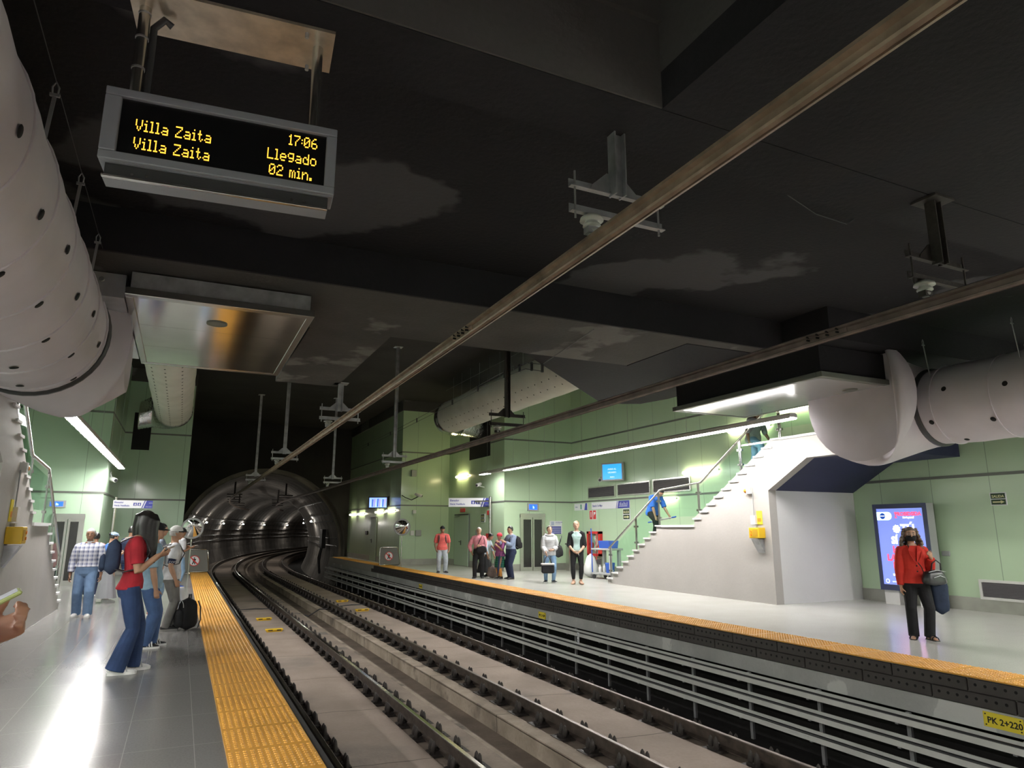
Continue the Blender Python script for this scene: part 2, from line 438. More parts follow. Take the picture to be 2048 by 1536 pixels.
b = M(); b.box(-3, 2.9, 3.542, 3.556, 4.605, 5.4); b.box(-3.2, 3.1, -2.7, 3.55, 7.2, 7.4); b.box(2.9, 3.1, -2.7, 3.55, 4.9, 7.2); b.box(-3.2, -3.0, -2.7, 3.55, 4.9, 7.2); b.box(-3, 2.9, -2.7, -2.5, 4.9, 7.2); b.box(-3, 2.9, 3.5, 3.55, 5.3, 7.2); struct('ceiling_coffer', b, m_coffer)
b = M(); b.prism([(5.13, 10.3), (9.07, 13.91), (9.9, 13.5), (10.1, 12.7), (10.1, 10.3)], 'z', 4.6, 5.5, m_black)
b.box(8.7, 10.1, 8.6, 10.3, 4.585, 4.6, m_black); b.box(7.28, 8.7, 8.58, 10.3, 4.59, 4.6, m_black)
struct('ceiling_mezzanine', b)
# back of the hall, behind the photographer
b = M(); b.box(-5.2, 14.7, YB - .2, YB, -2, 5); struct('wall_rear', b, m_plaster)

# ---------------------------------------------------------------- tactile strips
def tactile(name, x0, y0, y1, label):
    b = M(); nx, p = 12, .05; b.box(x0, x0 + .6, y0, y1, 0.0, .014)
    vs = []; fs = []; ny = int((y1 - y0) / p)
    ca = [(math.cos(2 * PI * k / 6), math.sin(2 * PI * k / 6)) for k in range(6)]
    for j in range(ny):
        if j % 12 == 11: continue
        for i in range(nx):
            cx, cy = x0 + p * (i + .5), y0 + p * (j + .5); o = len(vs)
            vs += [(cx + .017 * c, cy + .017 * s_, .014) for c, s_ in ca] + [(cx + .010 * c, cy + .010 * s_, .021) for c, s_ in ca]
            fs += [(o + k, o + (k + 1) % 6, o + 6 + (k + 1) % 6, o + 6 + k) for k in range(6)] + [tuple(o + 6 + k for k in range(6))]
    b.add(vs, fs); o = b.build(name, m_yellow)
    return tag(o, label, 'tactile paving')
tactile('tactile_strip', .44, -2, 28.9, 'yellow bumpy warning strip on the near platform beside the people waiting')
tactile('tactile_strip', 8.0, 0, 41, 'orange yellow warning strip along the far platform edge')
b = M(); b.box(1.035, 1.10, YB, 29.6, -.265, -.005); o = b.build('platform_edge_rubber', m_rubber); tag(o, 'black rubber edging under the yellow strip of the near platform', 'edging')

# fender panels on the far platform edge
t = thing('edge_fender', 'dark bolted fender panels in two rows under the far platform edge', 'fender', (8.0, 0, 0))
pan = M(); pan.cbox((.012, .45, 0), (.036, .89, .138), m_brownrub, bev=.006)
for k in range(8): pan.cyl((-.008, .09 + k * .103, .012), (.02, .09 + k * .103, .012), .017, m_hole, 8)
pm_ = pan.mesh('panel')
for row, (z, off) in enumerate(((-.078, 0), (-.222, .42))):
    for k in range(36):
        y = 1.5 + off + k * .905
        if y > 31: continue
        o = bpy.data.objects.new('panel', pm_); C.objects.link(o); o.parent = t; o.location = (0, y, z)

# ---------------------------------------------------------------- running rails
m_dullhead = mat('dull_rail_head', (.20, .17, .15), .42, .8, var=.2, vscale=4)
prof = [(-.075, -.172), (.075, -.172), (.075, -.160), (.012, -.140), (.010, -.045), (.036, -.036), (.036, -.006), (.028, 0), (-.028, 0), (-.036, -.006), (-.036, -.036), (-.010, -.045), (-.012, -.140), (-.075, -.160)]
clip = M()
clip.box(-.26, .26, -.11, .11, -.19, -.162)
for sx in (-1, 1):
    clip.box(min(sx * .08, sx * .20), max(sx * .08, sx * .20), -.055, .055, -.166, -.135)
    for sy in (-.034, .034): clip.lathe([(.026, -.15), (.032, -.115), (.027, -.085), (.020, -.045), (.005, -.022)], (sx * .150, sy * 1.15, 0), None, 8)
    clip.tube([(sx * .17, -.05, -.12), (sx * .10, -.03, -.10), (sx * .07, 0, -.135), (sx * .10, .03, -.10), (sx * .17, .05, -.12)], .012, None, 6)
clip.v = [(x * 1.12, y * 1.25, z if z < -.16 else -.16 + (z + .16) * 1.12) for x, y, z in clip.v]
clip_me = clip.mesh('rail_fastener'); clip_me.materials.append(m_clip)
RAILS = [(1.84, 'left running rail of the near track, beside the near platform edge'), (3.28, 'shiny running rail of the near track, right of its centre slab'),
         (5.12, 'left running rail of the far track, beside the concrete kerb'), (6.60, 'right running rail of the far track, beside the cable trays')]
for i, (x, lab) in enumerate(RAILS):
    t = thing('running_rail', lab, 'rail', (0, 0, -1.0), 0, 'running rails')
    b = M(); sweep(b, prof, x, YB, 130, m_rust, 2.0); b.build('rail_body', None, t)
    b = M(); sweep(b, [(-.026, .0), (.026, .0), (.024, .003), (-.024, .003)], x, YB, 130, m_shine if i < 2 else m_dullhead, 2.0); b.build('rail_head', None, t)
    for k in range(64):
        y = 3.2 + k * .7 + .1 * (i % 2)
        o, d = path(x, y)
        c = bpy.data.objects.new('rail_fastener', clip_me); C.objects.link(c); c.parent = t; c.location = o; c.rotation_euler = (0, 0, -math.atan2(d.x, d.y))
# yellow track boxes and the cable across
for (x, y, lab) in ((2.56, 20.6, 'yellow track box between the near rails, nearer of two'), (2.56, 23.2, 'yellow track box between the near rails, farther of two'),
                    (5.86, 24.3, 'yellow track box between the far rails, nearer of two'), (5.86, 27.6, 'yellow track box between the far rails, farther of two')):
    t = thing('track_box', lab, 'track box', (x, y, -1.15), 0, 'yellow boxes between the rails')
    b = M(); b.cbox((0, 0, .05), (.46, .22, .035), m_yel, bev=.01); b.build('lid', None, t)
    b = M(); b.cbox((0, 0, .02), (.40, .18, .04), m_yel); b.build('body', None, t)
    b = M(); b.box(-.17, -.05, -.116, -.112, .035, .06, m_clip); b.box(.06, .17, -.116, -.112, .035, .06, m_clip); b.build('bracket', None, t)
for pts, lab in (([(2.0, 26.4, -1.15), (2.6, 26.35, -1.125), (3.12, 26.3, -1.15)], 'black cable lying across the near track beyond the yellow boxes'), ([(3.42, 26.2, -1.14), (3.9, 25.9, -1.27), (4.3, 25.6, -1.38), (4.62, 25.4, -1.14), (4.93, 25.55, -1.15)], 'black cable sagging across the gutter between the tracks'), ([(5.3, 26, -1.15), (5.9, 26.2, -1.125), (6.4, 26.3, -1.15)], 'black cable lying across the far track beyond the yellow boxes')):
    b = M(); b.tube(pts, .020, m_darkp, 6); tag(b.build('track_cable'), lab, 'cable')
# litter on the slab
# cable trays under the far platform
t = thing('cable_tray_rack', 'three tiers of grey cable trays on posts below the far platform', 'cable tray', (0, 0, 0))
for z in (-.60, -.86, -1.12):
    b = M(); x0, x1 = 7.72, 7.94; y0, y1 = 1.0, 41.5
    b.box(x0, x0 + .012, y0, y1, z, z + .062); b.box(x1 - .012, x1, y0, y1, z, z + .075); b.box(x0, x1, y0, y1, z - .004, z)
    o = b.build('tray', m_frp, t)
    b = M(); b.tube([(x0 + .07, y0, z + .025), (x0 + .07, y1, z + .025)], .02, m_darkp, 6); b.tube([(x0 + .14, y0, z + .03), (x0 + .14, y1, z + .03)], .025, m_darkp, 6); b.build('cable', None, o)
pm2 = M(); pm2.box(7.945, 7.985, -.026, .026, -1.45, -.52); pm2.box(7.74, 7.99, -.02, .02, -.625, -.604); pm2.box(7.74, 7.99, -.02, .02, -.885, -.864); pm2.box(7.74, 7.99, -.02, .02, -1.145, -1.124)
pmm = pm2.mesh('post'); pmm.materials.append(m_galv)
y = 2.0
while y < 40:
    o = bpy.data.objects.new('post', pmm); C.objects.link(o); o.parent = t; o.location = (0, y, 0); y += 1.28

def plate(name, label, x, y, z, w, h, txt, size, cat='sign'):
    t = thing(name, label, cat, (x, y, z))
    b = M(); b.box(-.012, 0, -w / 2, w / 2, -h / 2, h / 2, m_signy); b.build('plate', None, t)
    b = M()
    for sy in (-1, 1):
        for sz in (-1, 1): b.cyl((-.016, sy * (w / 2 - .025), sz * (h / 2 - .022)), (-.010, sy * (w / 2 - .025), sz * (h / 2 - .022)), .008, m_ink, 8)
    b.build('screw', None, t)
    if txt: text(txt, size, facing((-.0135, w * .40, -size * .36), (-1, 0, 0)), m_ink, t, bold=.002)
    return t
plate('kilometre_sign', 'yellow kilometre plate with black lettering on the pale platform edge, nearest the camera', 8.03, 4.80, -.40, .40, .15, 'PK 2+220', .088)
plate('kilometre_sign', 'small yellow kilometre plate on the platform edge below the women standing', 8.03, 15.2, -.43, .36, .15, 'PK 2+209', .075)
plate('kilometre_sign', 'smallest yellow kilometre plate, far along the platform edge below the coral shirt', 8.03, 24.6, -.43, .36, .14, 'PK 2+199', .075)
t = thing('number_tag', 'white upright number tag hanging on the top cable tray', 'tag', (7.712, 13.0, -.62))
b = M(); b.box(-.004, 0, -.045, .045, -.13, .10, m_signw); b.build('tag_plate', None, t)
text('2', .09, facing((-.006, .03, .01), (-1, 0, 0)), m_ink, t); text('2', .09, facing((-.006, .03, -.10), (-1, 0, 0)), m_ink, t)

# ---------------------------------------------------------------- stairs (right one, and the left one mirrored)
def stairs(side, X, dy, wallx, lab):
    """side +1: the stair body lies to the right of its face X; climbs towards the photographer"""
    sg = side
    def bx(b, xa, xb, *a, **k): b.box(min(X + sg * xa, X + sg * xb), max(X + sg * xa, X + sg * xb), *a, **k)
    W = abs(wallx - X) - .01
    rise, n1 = .17, 10; tr = .275
    prof = []           # stair outline in (y, z) from the foot upwards
    y = 18.0 + dy; z = 0
    for k in range(n1): prof.append((y, z)); z += rise; prof.append((y, z)); y -= tr
    prof.append((13.95 + dy, z)); y = 13.95 + dy
    for k in range(11): z += rise; prof.append((y, z)); y -= tr
    ztop = z
    t = thing('staircase', lab[0], 'staircase')
    t.location = (X, 15 + dy, 0)
    L = lambda b, name, m=None: (lambda o: (setattr(o, 'parent', t), setattr(o, 'location', (-X, -15 - dy, 0)), o)[2])(b.build(name, m))
    out = prof + [(8.8 + dy, ztop), (8.8 + dy, 3.07), (10.29 + dy, 3.07), (11.42 + dy, 2.44), (11.42 + dy, 0)]
    b = M(); b.prism(out, 'x', X, X + sg * .22, m_plaster); L(b, 'stringer_wall')
    # treads and risers
    b = M(); y = 18.0 + dy; z = 0
    for k in range(n1):
        bx(b, -.03, W, y - tr - .0, y + .03, z + rise - .035, z + rise + .004); bx(b, .2, W, y - tr, y, max(0, z - .1), z + rise - .03); z += rise; y -= tr
    bx(b, -.03, W, 13.95 + dy, y + .03, z - .05, z + .004); bx(b, .2, W, 13.9 + dy, y, z - .25, z - .04); y = 13.95 + dy
    for k in range(11):
        bx(b, -.03, W, y - tr, y + .03, z + rise - .035, z + rise + .004); bx(b, .2, W, y - tr, y, z - .2, z + rise - .03); z += rise; y -= tr
    bx(b, -.03, W, 8.8 + dy, y + .03, z - .05, z + .004); L(b, 'steps', m_white)
    b = M(); bx(b, .2, W, 11.425 + dy, 11.6 + dy, 0, 2.45); L(b, 'end_wall', m_white)
    b = M(); b.prism([(11.43 + dy, 2.44), (10.29 + dy, 3.07), (8.8 + dy, 3.07), (8.8 + dy, ztop - .06), (10.4 + dy, ztop - .06), (10.6 + dy, 3.25), (11.6 + dy, 2.5)], 'x', X + sg * .21, X + sg * W, m_navy); L(b, 'underside')
    # balustrade
    t2 = thing('balustrade', lab[1], 'railing', (X + sg * .10, 15 + dy, 0))
    xl = X + sg * .10
    K = lambda b, name, m=None: (lambda o: (setattr(o, 'parent', t2), setattr(o, 'location', (-xl, -15 - dy, 0)), o)[2])(b.build(name, m))
    slope = rise / tr
    zl = n1 * rise
    hp = [(18.05 + dy, 1.02), (15.40 + dy, 1.02 + zl - .06), (13.75 + dy, 1.04 + zl + .02), (10.75 + dy, 1.04 + zl + 3.0 * slope + .08), (8.85 + dy, 1.04 + ztop + .05)]
    b = M(); b.tube([(xl, p[0], p[1]) for p in hp], .028, m_steel, 10); K(b, 'handrail')
    def hz(y):
        for (ya, za), (yb, zb) in zip(hp, hp[1:]):
            if yb <= y <= ya: return za + (zb - za) * (ya - y) / (ya - yb)
        return hp[0][1]
    def fz(y):
        zz = 0
        for (py, pz) in prof:
            if py >= y - 1e-6: zz = pz
        return zz
    posts = [17.95, 16.6, 15.5, 13.85, 12.3, 11.05, 8.95]
    for yy in posts:
        y = yy + dy; zb = fz(y - .05)
        b = M(); b.box(xl - .012, xl + .012, y - .03, y - .012, zb, hz(y) - .02, m_steel); b.box(xl - .012, xl + .012, y + .012, y + .03, zb, hz(y) - .02, m_steel); K(b, 'post')
        o = M()
        for zz in (zb + .2, hz(y) - .25): o.cbox((xl, y - .055, zz), (.05, .05, .05), m_steel); o.cbox((xl, y + .055, zz), (.05, .05, .05), m_steel)
        K(o, 'clamp')
    for ya, yb in zip(posts, posts[1:]):
        ya += dy - .06; yb += dy + .06
        pts = [(ya, fz(ya) + .22), (ya, hz(ya) - .12), (yb, hz(yb) - .12), (yb, max(fz(ya), fz(yb) - .75) + .22 if yy != 13.85 else fz(yb) + .2)]
        if abs(fz(ya) - fz(yb)) > .3: pts = [(ya, hz(ya) - .86), (ya, hz(ya) - .12), (yb, hz(yb) - .12), (yb, hz(yb) - .86)]
        b = M(); b.prism(pts, 'x', xl - .005, xl + .005, m_glass); K(b, 'glass_panel')
    return t
stairs(1, 11.75, 0, 14.5, ('grey plastered staircase with a landing rising on the far platform', 'glass and steel balustrade of the far staircase'))
stairs(-1, -2.15, -.65, -5.0, ('grey plastered staircase rising at the left frame edge on the near platform', 'glass and steel balustrade of the near staircase at the left'))

# ---------------------------------------------------------------- fluorescent lamp rows
def lamp_row(name, label, x, z, y0, y1, seg=1.5, lit=lambda k: True, louver=False, group=None, up=.6):
    t = thing(name, label, 'light', (x, y0, z), 0, group)
    L = y1 - y0
    b = M(); b.prism([(-.10, .012), (-.10, .09), (-.06, .12), (.06, .12), (.10, .09), (.10, .012), (.09, .012), (.09, .033), (-.09, .033), (-.09, .012)], 'y', 0, L, m_whitep); b.build('housing', None, t)
    k = 0; y = 0
    while y < L - .2:
        ye = min(y + seg, L); b = M(); b.box(-.085, .085, y + .02, ye - .02, 0.0, .032, m_lamp if lit(k) else m_lampoff); b.build('diffuser', None, t); y = ye; k += 1
    if louver:
        b = M(); y = .5
        while y < L: b.box(-.09, .09, y - .006, y + .006, -.012, .02, m_whitep); y += .62
        b.build('louvre', None, t)
    y = .8
    while y < L: b = M(); b.tube([(0, y, .12), (0, y, up)], .004, m_wire, 5); b.build('hanger', None, t); y += 2.4
    return t
lamp_row('linear_light', 'long row of lit tubes hanging over the far platform beside the stairs', 10.7, 3.72, 9.6, 25.4, 1.5, lambda k: k not in (9,), up=ZC - 3.72)
lamp_row('linear_light', 'louvred row of lit tubes hanging over the near platform under the fabric duct', -1.85, 3.44, 12.6, 24.6, 1.5, louver=True, up=ZC - 3.44)
for (x, z, y0, y1, lab) in ((9.9, 3.6, -6, 3.2, 'row of lit tubes over the far platform, out of view to the right'), (13.4, 3.5, -6, 4.4, 'second row of lit tubes over the far platform, out of view to the right'), (-3.6, 3.2, -6, 7.8, 'row of lit tubes beside the near duct, out of view to the left')):
    lamp_row('linear_light', lab, x, z, y0, y1, up=4.6 - z)  # unseen rows, added to brighten both platforms near the camera
lamp_row('linear_light', 'row of lit tubes above the photographer, out of view', .25, 3.6, -6.2, -1.2, up=1.0)  # unseen row, added to light the duct and the board front
def batten(label, p, n, L=.9, m=None, r=.035, group='wall battens', tilt=0):
    """short enclosed tube fixture on a wall with outward normal n"""
    n = V(n); side = V((0, 0, 1)).cross(n)
    t = thing('wall_light', label, 'light', p, 0, group)
    b = M(); b.tube([side * -L / 2 + n * .03, side * L / 2 + n * .03], .028, m_whitep, 8); b.build('base', None, t)
    b = M(); pts = [side * (-L / 2) + n * .075, side * (-L / 2 + .03) + n * .075, side * (L / 2 - .03) + n * .075, side * (L / 2) + n * .075]
    b.tube(pts, [r * .5, r, r, r * .5], m or m_lampw, 10); b.build('diffuser', None, t)
    return t
for y, z, lab in ((40.6, 2.42, 'farthest of the four lit tubes beside the tunnel mouth'), (38.5, 2.42, 'second lit tube from the tunnel mouth'), (34.6, 2.44, 'third lit tube from the tunnel, below the monitor'), (32.5, 2.46, 'lit tube nearest the column corner, below the monitor')):
    batten(lab, (9.05, y, z), (-1, 0, 0), 1.35, r=.045)
batten('amber lit tube on the green return wall above the service door', (11.4, 29.2, 3.95), (-1, 0, 0), 1.3, mat('amber_fluorescent_diffuser', (.9, .85, .6), .5, emit=38, ecol=(1., .86, .45)), r=.05)
batten('lit tube on the green wall above the louvres, beside the stair handrail', (14.5, 16.75, 3.36), (-1, 0, 0), 1.6, r=.05)
batten('lit tube high on the green wall behind the upper stair', (14.5, 14.6, 4.42), (-1, 0, 0), 1.6, r=.05)
batten('lit tube behind the bent cleaner at the landing', (14.5, 18.5, 2.58), (-1, 0, 0), 1.0, r=.05)
batten('lit tube behind the upper stair rail, highest on the far wall', (14.5, 12.7, 4.75), (-1, 0, 0), 1.6, r=.05)

# ---------------------------------------------------------------- suspended metal boxes over both platforms
def soffit_box(label, x0, x1, m_bot, m_side, hole, dark, yc=10.6, zb=4.3):
    t = thing('soffit_box', label, 'ceiling box', ((x0 + x1) / 2, yc, zb))
    cx = (x0 + x1) / 2; w = (x1 - x0) / 2
    b = M(); b.box(-w + .05, w - .05, -1.8, 1.85, .0, 4.58 - zb, m_side); b.build('body', None, t)
    b = M()
    for k in range(3):
        b.box(-w + .08, w - .08, -1.72 + k * 1.19, -1.72 + (k + 1) * 1.19 - .006, -.012, .0, m_bot)
    b.build('bottom_panel', None, t)
    b = M(); e = m_steel if not dark else m_trim
    b.box(-w, w, -1.86, -1.74, -.02, .07, e); b.box(-w, w, 1.84, 1.95, -.02, .07, e); b.box(-w, -w + .09, -1.74, 1.84, -.02, .07, e); b.box(w - .09, w, -1.74, 1.84, -.02, .07, e); b.build('rim', None, t, .008)
    b = M(); b.lathe([(.13, -.006), (.13, -.02), (.115, -.022), (.10, -.016)], (hole[0], hole[1], -.004), m_trim, 24); b.build('inspection_ring', None, t)
    return t
soffit_box('brushed metal ceiling box over the near platform, mirroring the yellow strip', -.84, 1.32, m_brush, m_galv, (-.05, -1.0), False)
m_sofw = mat('glossy_white_panel', (.52, .52, .53), .22, .35)
soffit_box('glossy pale ceiling box over the far stairs', 9.18, 11.2, m_sofw, m_black, (.40, -1.25), True, 9.45, 4.05)

# ---------------------------------------------------------------- air ducts
def duct(sg, X, r, y_end, boxx, lab, hang, cz=3.95, er=1.0, rise=0., endk=.30):
    """fabric duct along Y at X, elbow turning towards the metal box"""
    t = thing('air_duct', lab, 'duct', (X, y_end, cz))
    rings = []; n = 40; b = M()
    L = y_end + 6.5; ny = int(L / .31)
    for i in range(ny + 1):
        y = -L + L * i / ny
        rr = r * (1 + .012 * math.cos(2 * PI * i / 3.0)) * (1 - .03 * max(0, 1 - abs(y) / .4))
        rings.append([V((rr * math.cos(2 * PI * k / n), y, rr * math.sin(2 * PI * k / n))) for k in range(n)])
    b.loft(rings, m_fabric, True, True); b.build('fabric_sleeve', None, t)
    b = M(); b.lathe([(r * 1.0, -.05), (r * 1.03, -.03), (r * 1.03, .03), (r * 1.0, .05)], (0, -.02, 0), m_darkp, n, (0, 1, 0)); b.build('clamp_band', None, t)
    # elbow: bulging quarter bend
    b = M(); R0 = abs(boxx - X) * .98; rings = []
    for i in range(13):
        a = PI / 2 * i / 12
        c = V((sg * R0 * (1 - math.cos(a)), R0 * math.sin(a) * 1.05, rise * i / 12)); d = V((sg * math.sin(a), math.cos(a), 0)); u = V((d.y, -d.x, 0))
        f = i / 12; q = (r * 1.015 + (er - r) * math.sin(PI / 2 * min(1, f / .8)) ** 1.5) * (1 - endk * max(0, f - .45) ** 1.5 / .41)
        c = c + V((sg * max(0, q - r * 1.015) * math.cos(a), 0, 0))
        rings.append([c + u * q * math.cos(2 * PI * k / n) + V((0, 0, q * math.sin(2 * PI * k / n))) for k in range(n)])
    b.loft(rings, m_fabric, True, True); b.build('elbow', None, t)
    # outlet eyelets: flat dark ovals set into the fabric
    b = M(); y = -.55
    row = 0
    while y > -L + .4:
        for a in hang:
            aa = R(a) + (.14 if row % 2 else 0); rr = r * 1.006; c = V((rr * math.cos(aa), y + (.31 if a == hang[1] else 0), rr * math.sin(aa))); nn = V((math.cos(aa), 0, math.sin(aa)))
            b = M(); b.lathe([(.001, .006), (.036, .006), (.042, 0)], c, m_hole, 12, nn); b.build('outlet', None, t)
        y -= .93; row += 1
    # stitched seams, straps and wires
    b = M(); y = -.3
    while y > -L + .4:
        b = M(); b.lathe([(r * 1.012, -.008), (r * 1.020, 0), (r * 1.012, .008)], (0, y, 0), m_fabric, n, (0, 1, 0)); b.build('seam', None, t); y -= .93
    return t
def strap(label, x, y, z0, z1, dx, grp):
    t = thing('duct_hanger', label, 'hanger', (x, y, z1), 0, grp)
    b = M(); b.box(-.018, .018, -.004, .004, z0 - z1, -.10, m_wire) if dx == 0 else b.loft([[V((dx - .012, -.004, z0 - z1)), V((dx + .012, -.004, z0 - z1)), V((dx + .012, .004, z0 - z1)), V((dx - .012, .004, z0 - z1))], [V((-.012, -.004, -.1)), V((.012, -.004, -.1)), V((.012, .004, -.1)), V((-.012, .004, -.1))]], m_wire, False)
    b.build('strap', None, t)
    b = M(); b.tube([(-.015, 0, -.1), (-.02, 0, -.04), (0, 0, 0), (.02, 0, -.04), (.015, 0, -.1), (-.015, 0, -.1)], .006, m_wire, 6); b.cbox((0, 0, -.10), (.06, .02, .02), m_wire); b.build('hook', None, t)
    return t
duct(1, -1.82, .80, 9.55, -.84, 'large pale fabric air duct over the near platform with a bulging elbow', (-18, -50, -85), endk=.50)
duct(-1, 11.65, .66, 7.35, 10.8, 'large pale fabric air duct over the far platform with a bulging elbow', (165, -150, -108), 3.66, 1.14, .22, .04)
for i, (y, lab) in enumerate(((3.72, 'duct hanger strap nearest the camera'), (5.12, 'duct hanger strap left of the departure board'), (6.48, 'middle duct hanger strap beside the near duct'), (7.85, 'duct hanger strap nearest the metal box'))):
    strap(lab, -1.05, y, 4.16, 4.62, -.02, 'straps on the near duct')
b = M(); b.tube([(-1.05, .5, 4.62), (-1.05, 9.2, 4.61)], .003, m_darkp, 6); tag(b.build('suspension_cable'), 'thin steel cable carrying the near duct straps', 'cable')
for y, lab in ((5.7, 'duct hanger strap on the far duct, nearest the frame edge'), (7.1, 'duct hanger strap on the far duct, beside the white plenum')):
    strap(lab, 11.1, y, 3.95, 4.75, .10, 'straps on the far duct')
def plenum(label, x0, x1, y0, y1, m):
    t = thing('duct_plenum', label, 'duct', (0, 0, 0)); b = M(); b.box(x0, x1, y0, y1, 4.30, 4.59, m); b.build('plenum_case', None, t)
    b = M(); b.tube([(x0 + .3, y0 - .012, 4.34), (x0 + .3, y0 - .012, 4.58)], .012, m_galv, 6)
    for k in range(3): b.lathe([(.03, 0), (.03, .01), (.02, .012)], (x0 + .2 + .12 * k, y0 - .002, 4.50), m_galv, 12, (0, -1, 0))
    b.build('seam', None, t)
plenum('galvanised duct plenum between the near duct elbow and the metal box', -1.55, -.86, 9.0, 12.3, mat('bright_galvanised_sheet', (.66, .68, .72), .32, .5, var=.15, vscale=3))
plenum('cream duct plenum behind the far duct elbow', 11.22, 12.4, 8.8, 11.0, mat('cream_sheet', (.62, .62, .52), .5))
def duct2(label, X, z, r, y0, y1, sg, tx):
    t = thing('air_duct', label, 'duct', (X, y0, z)); n = 28; L = y1 - y0
    b = M(); rings = []
    for i in range(30):
        y = L * i / 29; q = r * (1 + .01 * math.sin(i * 1.7)); rings.append([V((q * math.cos(2 * PI * k / n), y, q * math.sin(2 * PI * k / n))) for k in range(n)])
    b.loft(rings, m_fabric2); b.build('fabric_sleeve', None, t)
    b = M(); rings = []
    for i in range(30):
        a = PI / 2 * min(1, max(0, (i - 4) / 16)); e = .7
        if i < 4: c = V((0, L + .05 * i, 0)); d = V((0, 1, 0))
        elif i <= 20: c = V((sg * e * (1 - math.cos(a)), L + .2 + e * math.sin(a), 0)); d = V((sg * math.sin(a), math.cos(a), 0))
        else: c = V((sg * (e + (i - 20) * (abs(tx - X) - e) / 9), L + .2 + e, -.02 * (i - 20))); d = V((sg, 0, 0))
        u = V((d.y, -d.x, 0)); q = r * (1.03 + .02 * (-1) ** i) * (1 - .012 * max(0, i - 14))
        rings.append([c + u * q * math.cos(2 * PI * k / n) + V((0, 0, q * math.sin(2 * PI * k / n))) for k in range(n)])
    b.loft(rings, m_foil); b.build('foil_elbow', None, t)
    b = M()
    for a in ((-60, -95, -125) if sg < 0 else (-150, -125)):
        for i in range(int(L / .44)):
            aa = R(a); c = V((r * 1.008 * math.cos(aa), .3 + i * .44, r * 1.008 * math.sin(aa))); b = M(); b.lathe([(.001, .008), (.018, .008), (.022, 0)], c, m_hole, 6, (math.cos(aa), 0, math.sin(aa))); b.build('outlet', None, t)
    b = M()
    for i in range(int(L / .9)): b = M(); b.tube([(-sg * r * .5, .6 + i * .9, r * .85), (-sg * r * .5, .6 + i * .9, ZC - z)], .006, m_wire, 5); b.build('hanger', None, t)
    b = M(); b.tube([(-sg * r * .5, 0, r * .85 + .5), (-sg * r * .5, L, r * .85 + .5)], .006, m_wire, 5); b.build('carrying_wire', None, t)
    return t
duct2('perforated pale duct behind the metal box with a foil elbow into the left column', -.60, 5.75, .60, 12.3, 26.6, -1, -1.7)
duct2('perforated pale duct on the far side with a foil elbow into the green wall', 9.75, 6.15, .66, 13.9, 26.2, 1, 11.35)
b = M(); b.box(11.385, 11.41, 26.1, 28.4, 4.6, 6.4, m_hole); tag(b.build('wall_opening'), 'black square opening in the green wall where the far foil duct ends', 'opening')
b = M(); b.box(-1.95, -1.35, 28.985, 29.01, 4.5, 5.9, m_hole); tag(b.build('wall_opening'), 'black opening in the left column below the foil elbow', 'opening')

# ---------------------------------------------------------------- overhead conductor rails and their supports
cp = [(-.045, 0.04), (-.02, .055), (.02, .055), (.045, .04), (.045, .02), (.018, .01), (.018, -.03), (.034, -.04), (.030, -.055), (.008, -.062), (.008, -.05), (-.008, -.05), (-.008, -.062), (-.030, -.055), (-.034, -.04), (-.018, -.03), (-.018, .01), (-.045, .02)]
for x, z0, dz, m, lab in ((2.57, 3.70, -.0068, m_catenary, 'brown overhead conductor rail above the near track'), (5.85, 3.58, -.0050, m_catenary2, 'dark overhead conductor rail above the far track')):
    t = thing('overhead_conductor_rail', lab, 'overhead rail', (0, 0, 0), 0, 'overhead conductor rails')
    b = M(); ys = list(range(-6, 43, 4)) + list(range(44, 76, 3)); rings = []
    for y in ys:
        o, d = path(x, y); s_ = V((d.y, -d.x, 0)); zz = z0 + dz * min(y, 36); rings.append([o + s_ * px * 1.15 + V((0, 0, zz + pz * 1.1)) for px, pz in cp])
    b.loft(rings, m, False); b.build('conductor_profile', None, t)
    for yj in ((6.6,) if x < 3 else (4.75,)):
        b = M(); zz = z0 + dz * yj
        for k in range(4):
            for q in (-.012, .022): b.cyl((x - .062, yj - .18 + k * .12, zz + q), (x + .062, yj - .18 + k * .12, zz + q), .011, m_hole, 8)
        b.box(x - .03, x + .03, yj - .28, yj + .28, zz - .03, zz + .04, m); b.build('splice_plate', None, t)
def support(label, x, y, zr, ztop, m, dark=False):
    t = thing('rail_support', label, 'support', (x + .22, y, ztop), 0, 'hanging supports of the overhead rails')
    zb = zr + .41 - ztop          # upper crossbar
    b = M(); b.box(-.05, -.038, -.05, .05, zb - .05, 0, m); b.box(.038, .05, -.05, .05, zb - .05, 0, m); b.box(-.038, .038, -.006, .006, zb - .05, 0, m); b.build('post', None, t)
    b = M(); b.box(-.14, .14, -.12, .12, -.02, 0, m); b.build('head_plate', None, t)
    b = M(); b.prism([(-.22, zb - .02), (.22, zb - .02), (.20, zb + .03), (.07, zb + .15), (-.07, zb + .15), (-.20, zb + .03)], 'y', .045, .06, m); b.build('gusset', None, t)
    for z in (zb, zb - .20):
        b = M(); b.box(-.40, .45, .06, .068, z - .03, z + .04, m); b.box(-.40, .45, .02, .06, z - .03, z - .022, m); b.build('crossbar', None, t)
    for xx in (-.36, .40):
        b = M(); b.cyl((xx, .04, zb - .28), (xx, .04, zb + .10), .009, m_wire if not dark else m_clip, 6); b.build('threaded_rod', None, t)
    b = M(); zi = zb - .225; b.lathe([(.03, 0), (.05, -.01), (.085, -.035), (.09, -.055), (.05, -.05), (.045, -.065), (.065, -.085), (.068, -.10), (.035, -.095), (.03, -.115), (.045, -.13), (.03, -.16), (.012, -.165)], (-.22, .04, zi), m_porc, 18); b.build('insulator', None, t)
    b = M(); b.cbox((-.22, .04, zr + .05 - ztop), (.10, .07, .05), m); b.build('rail_clamp', None, t)
    return t
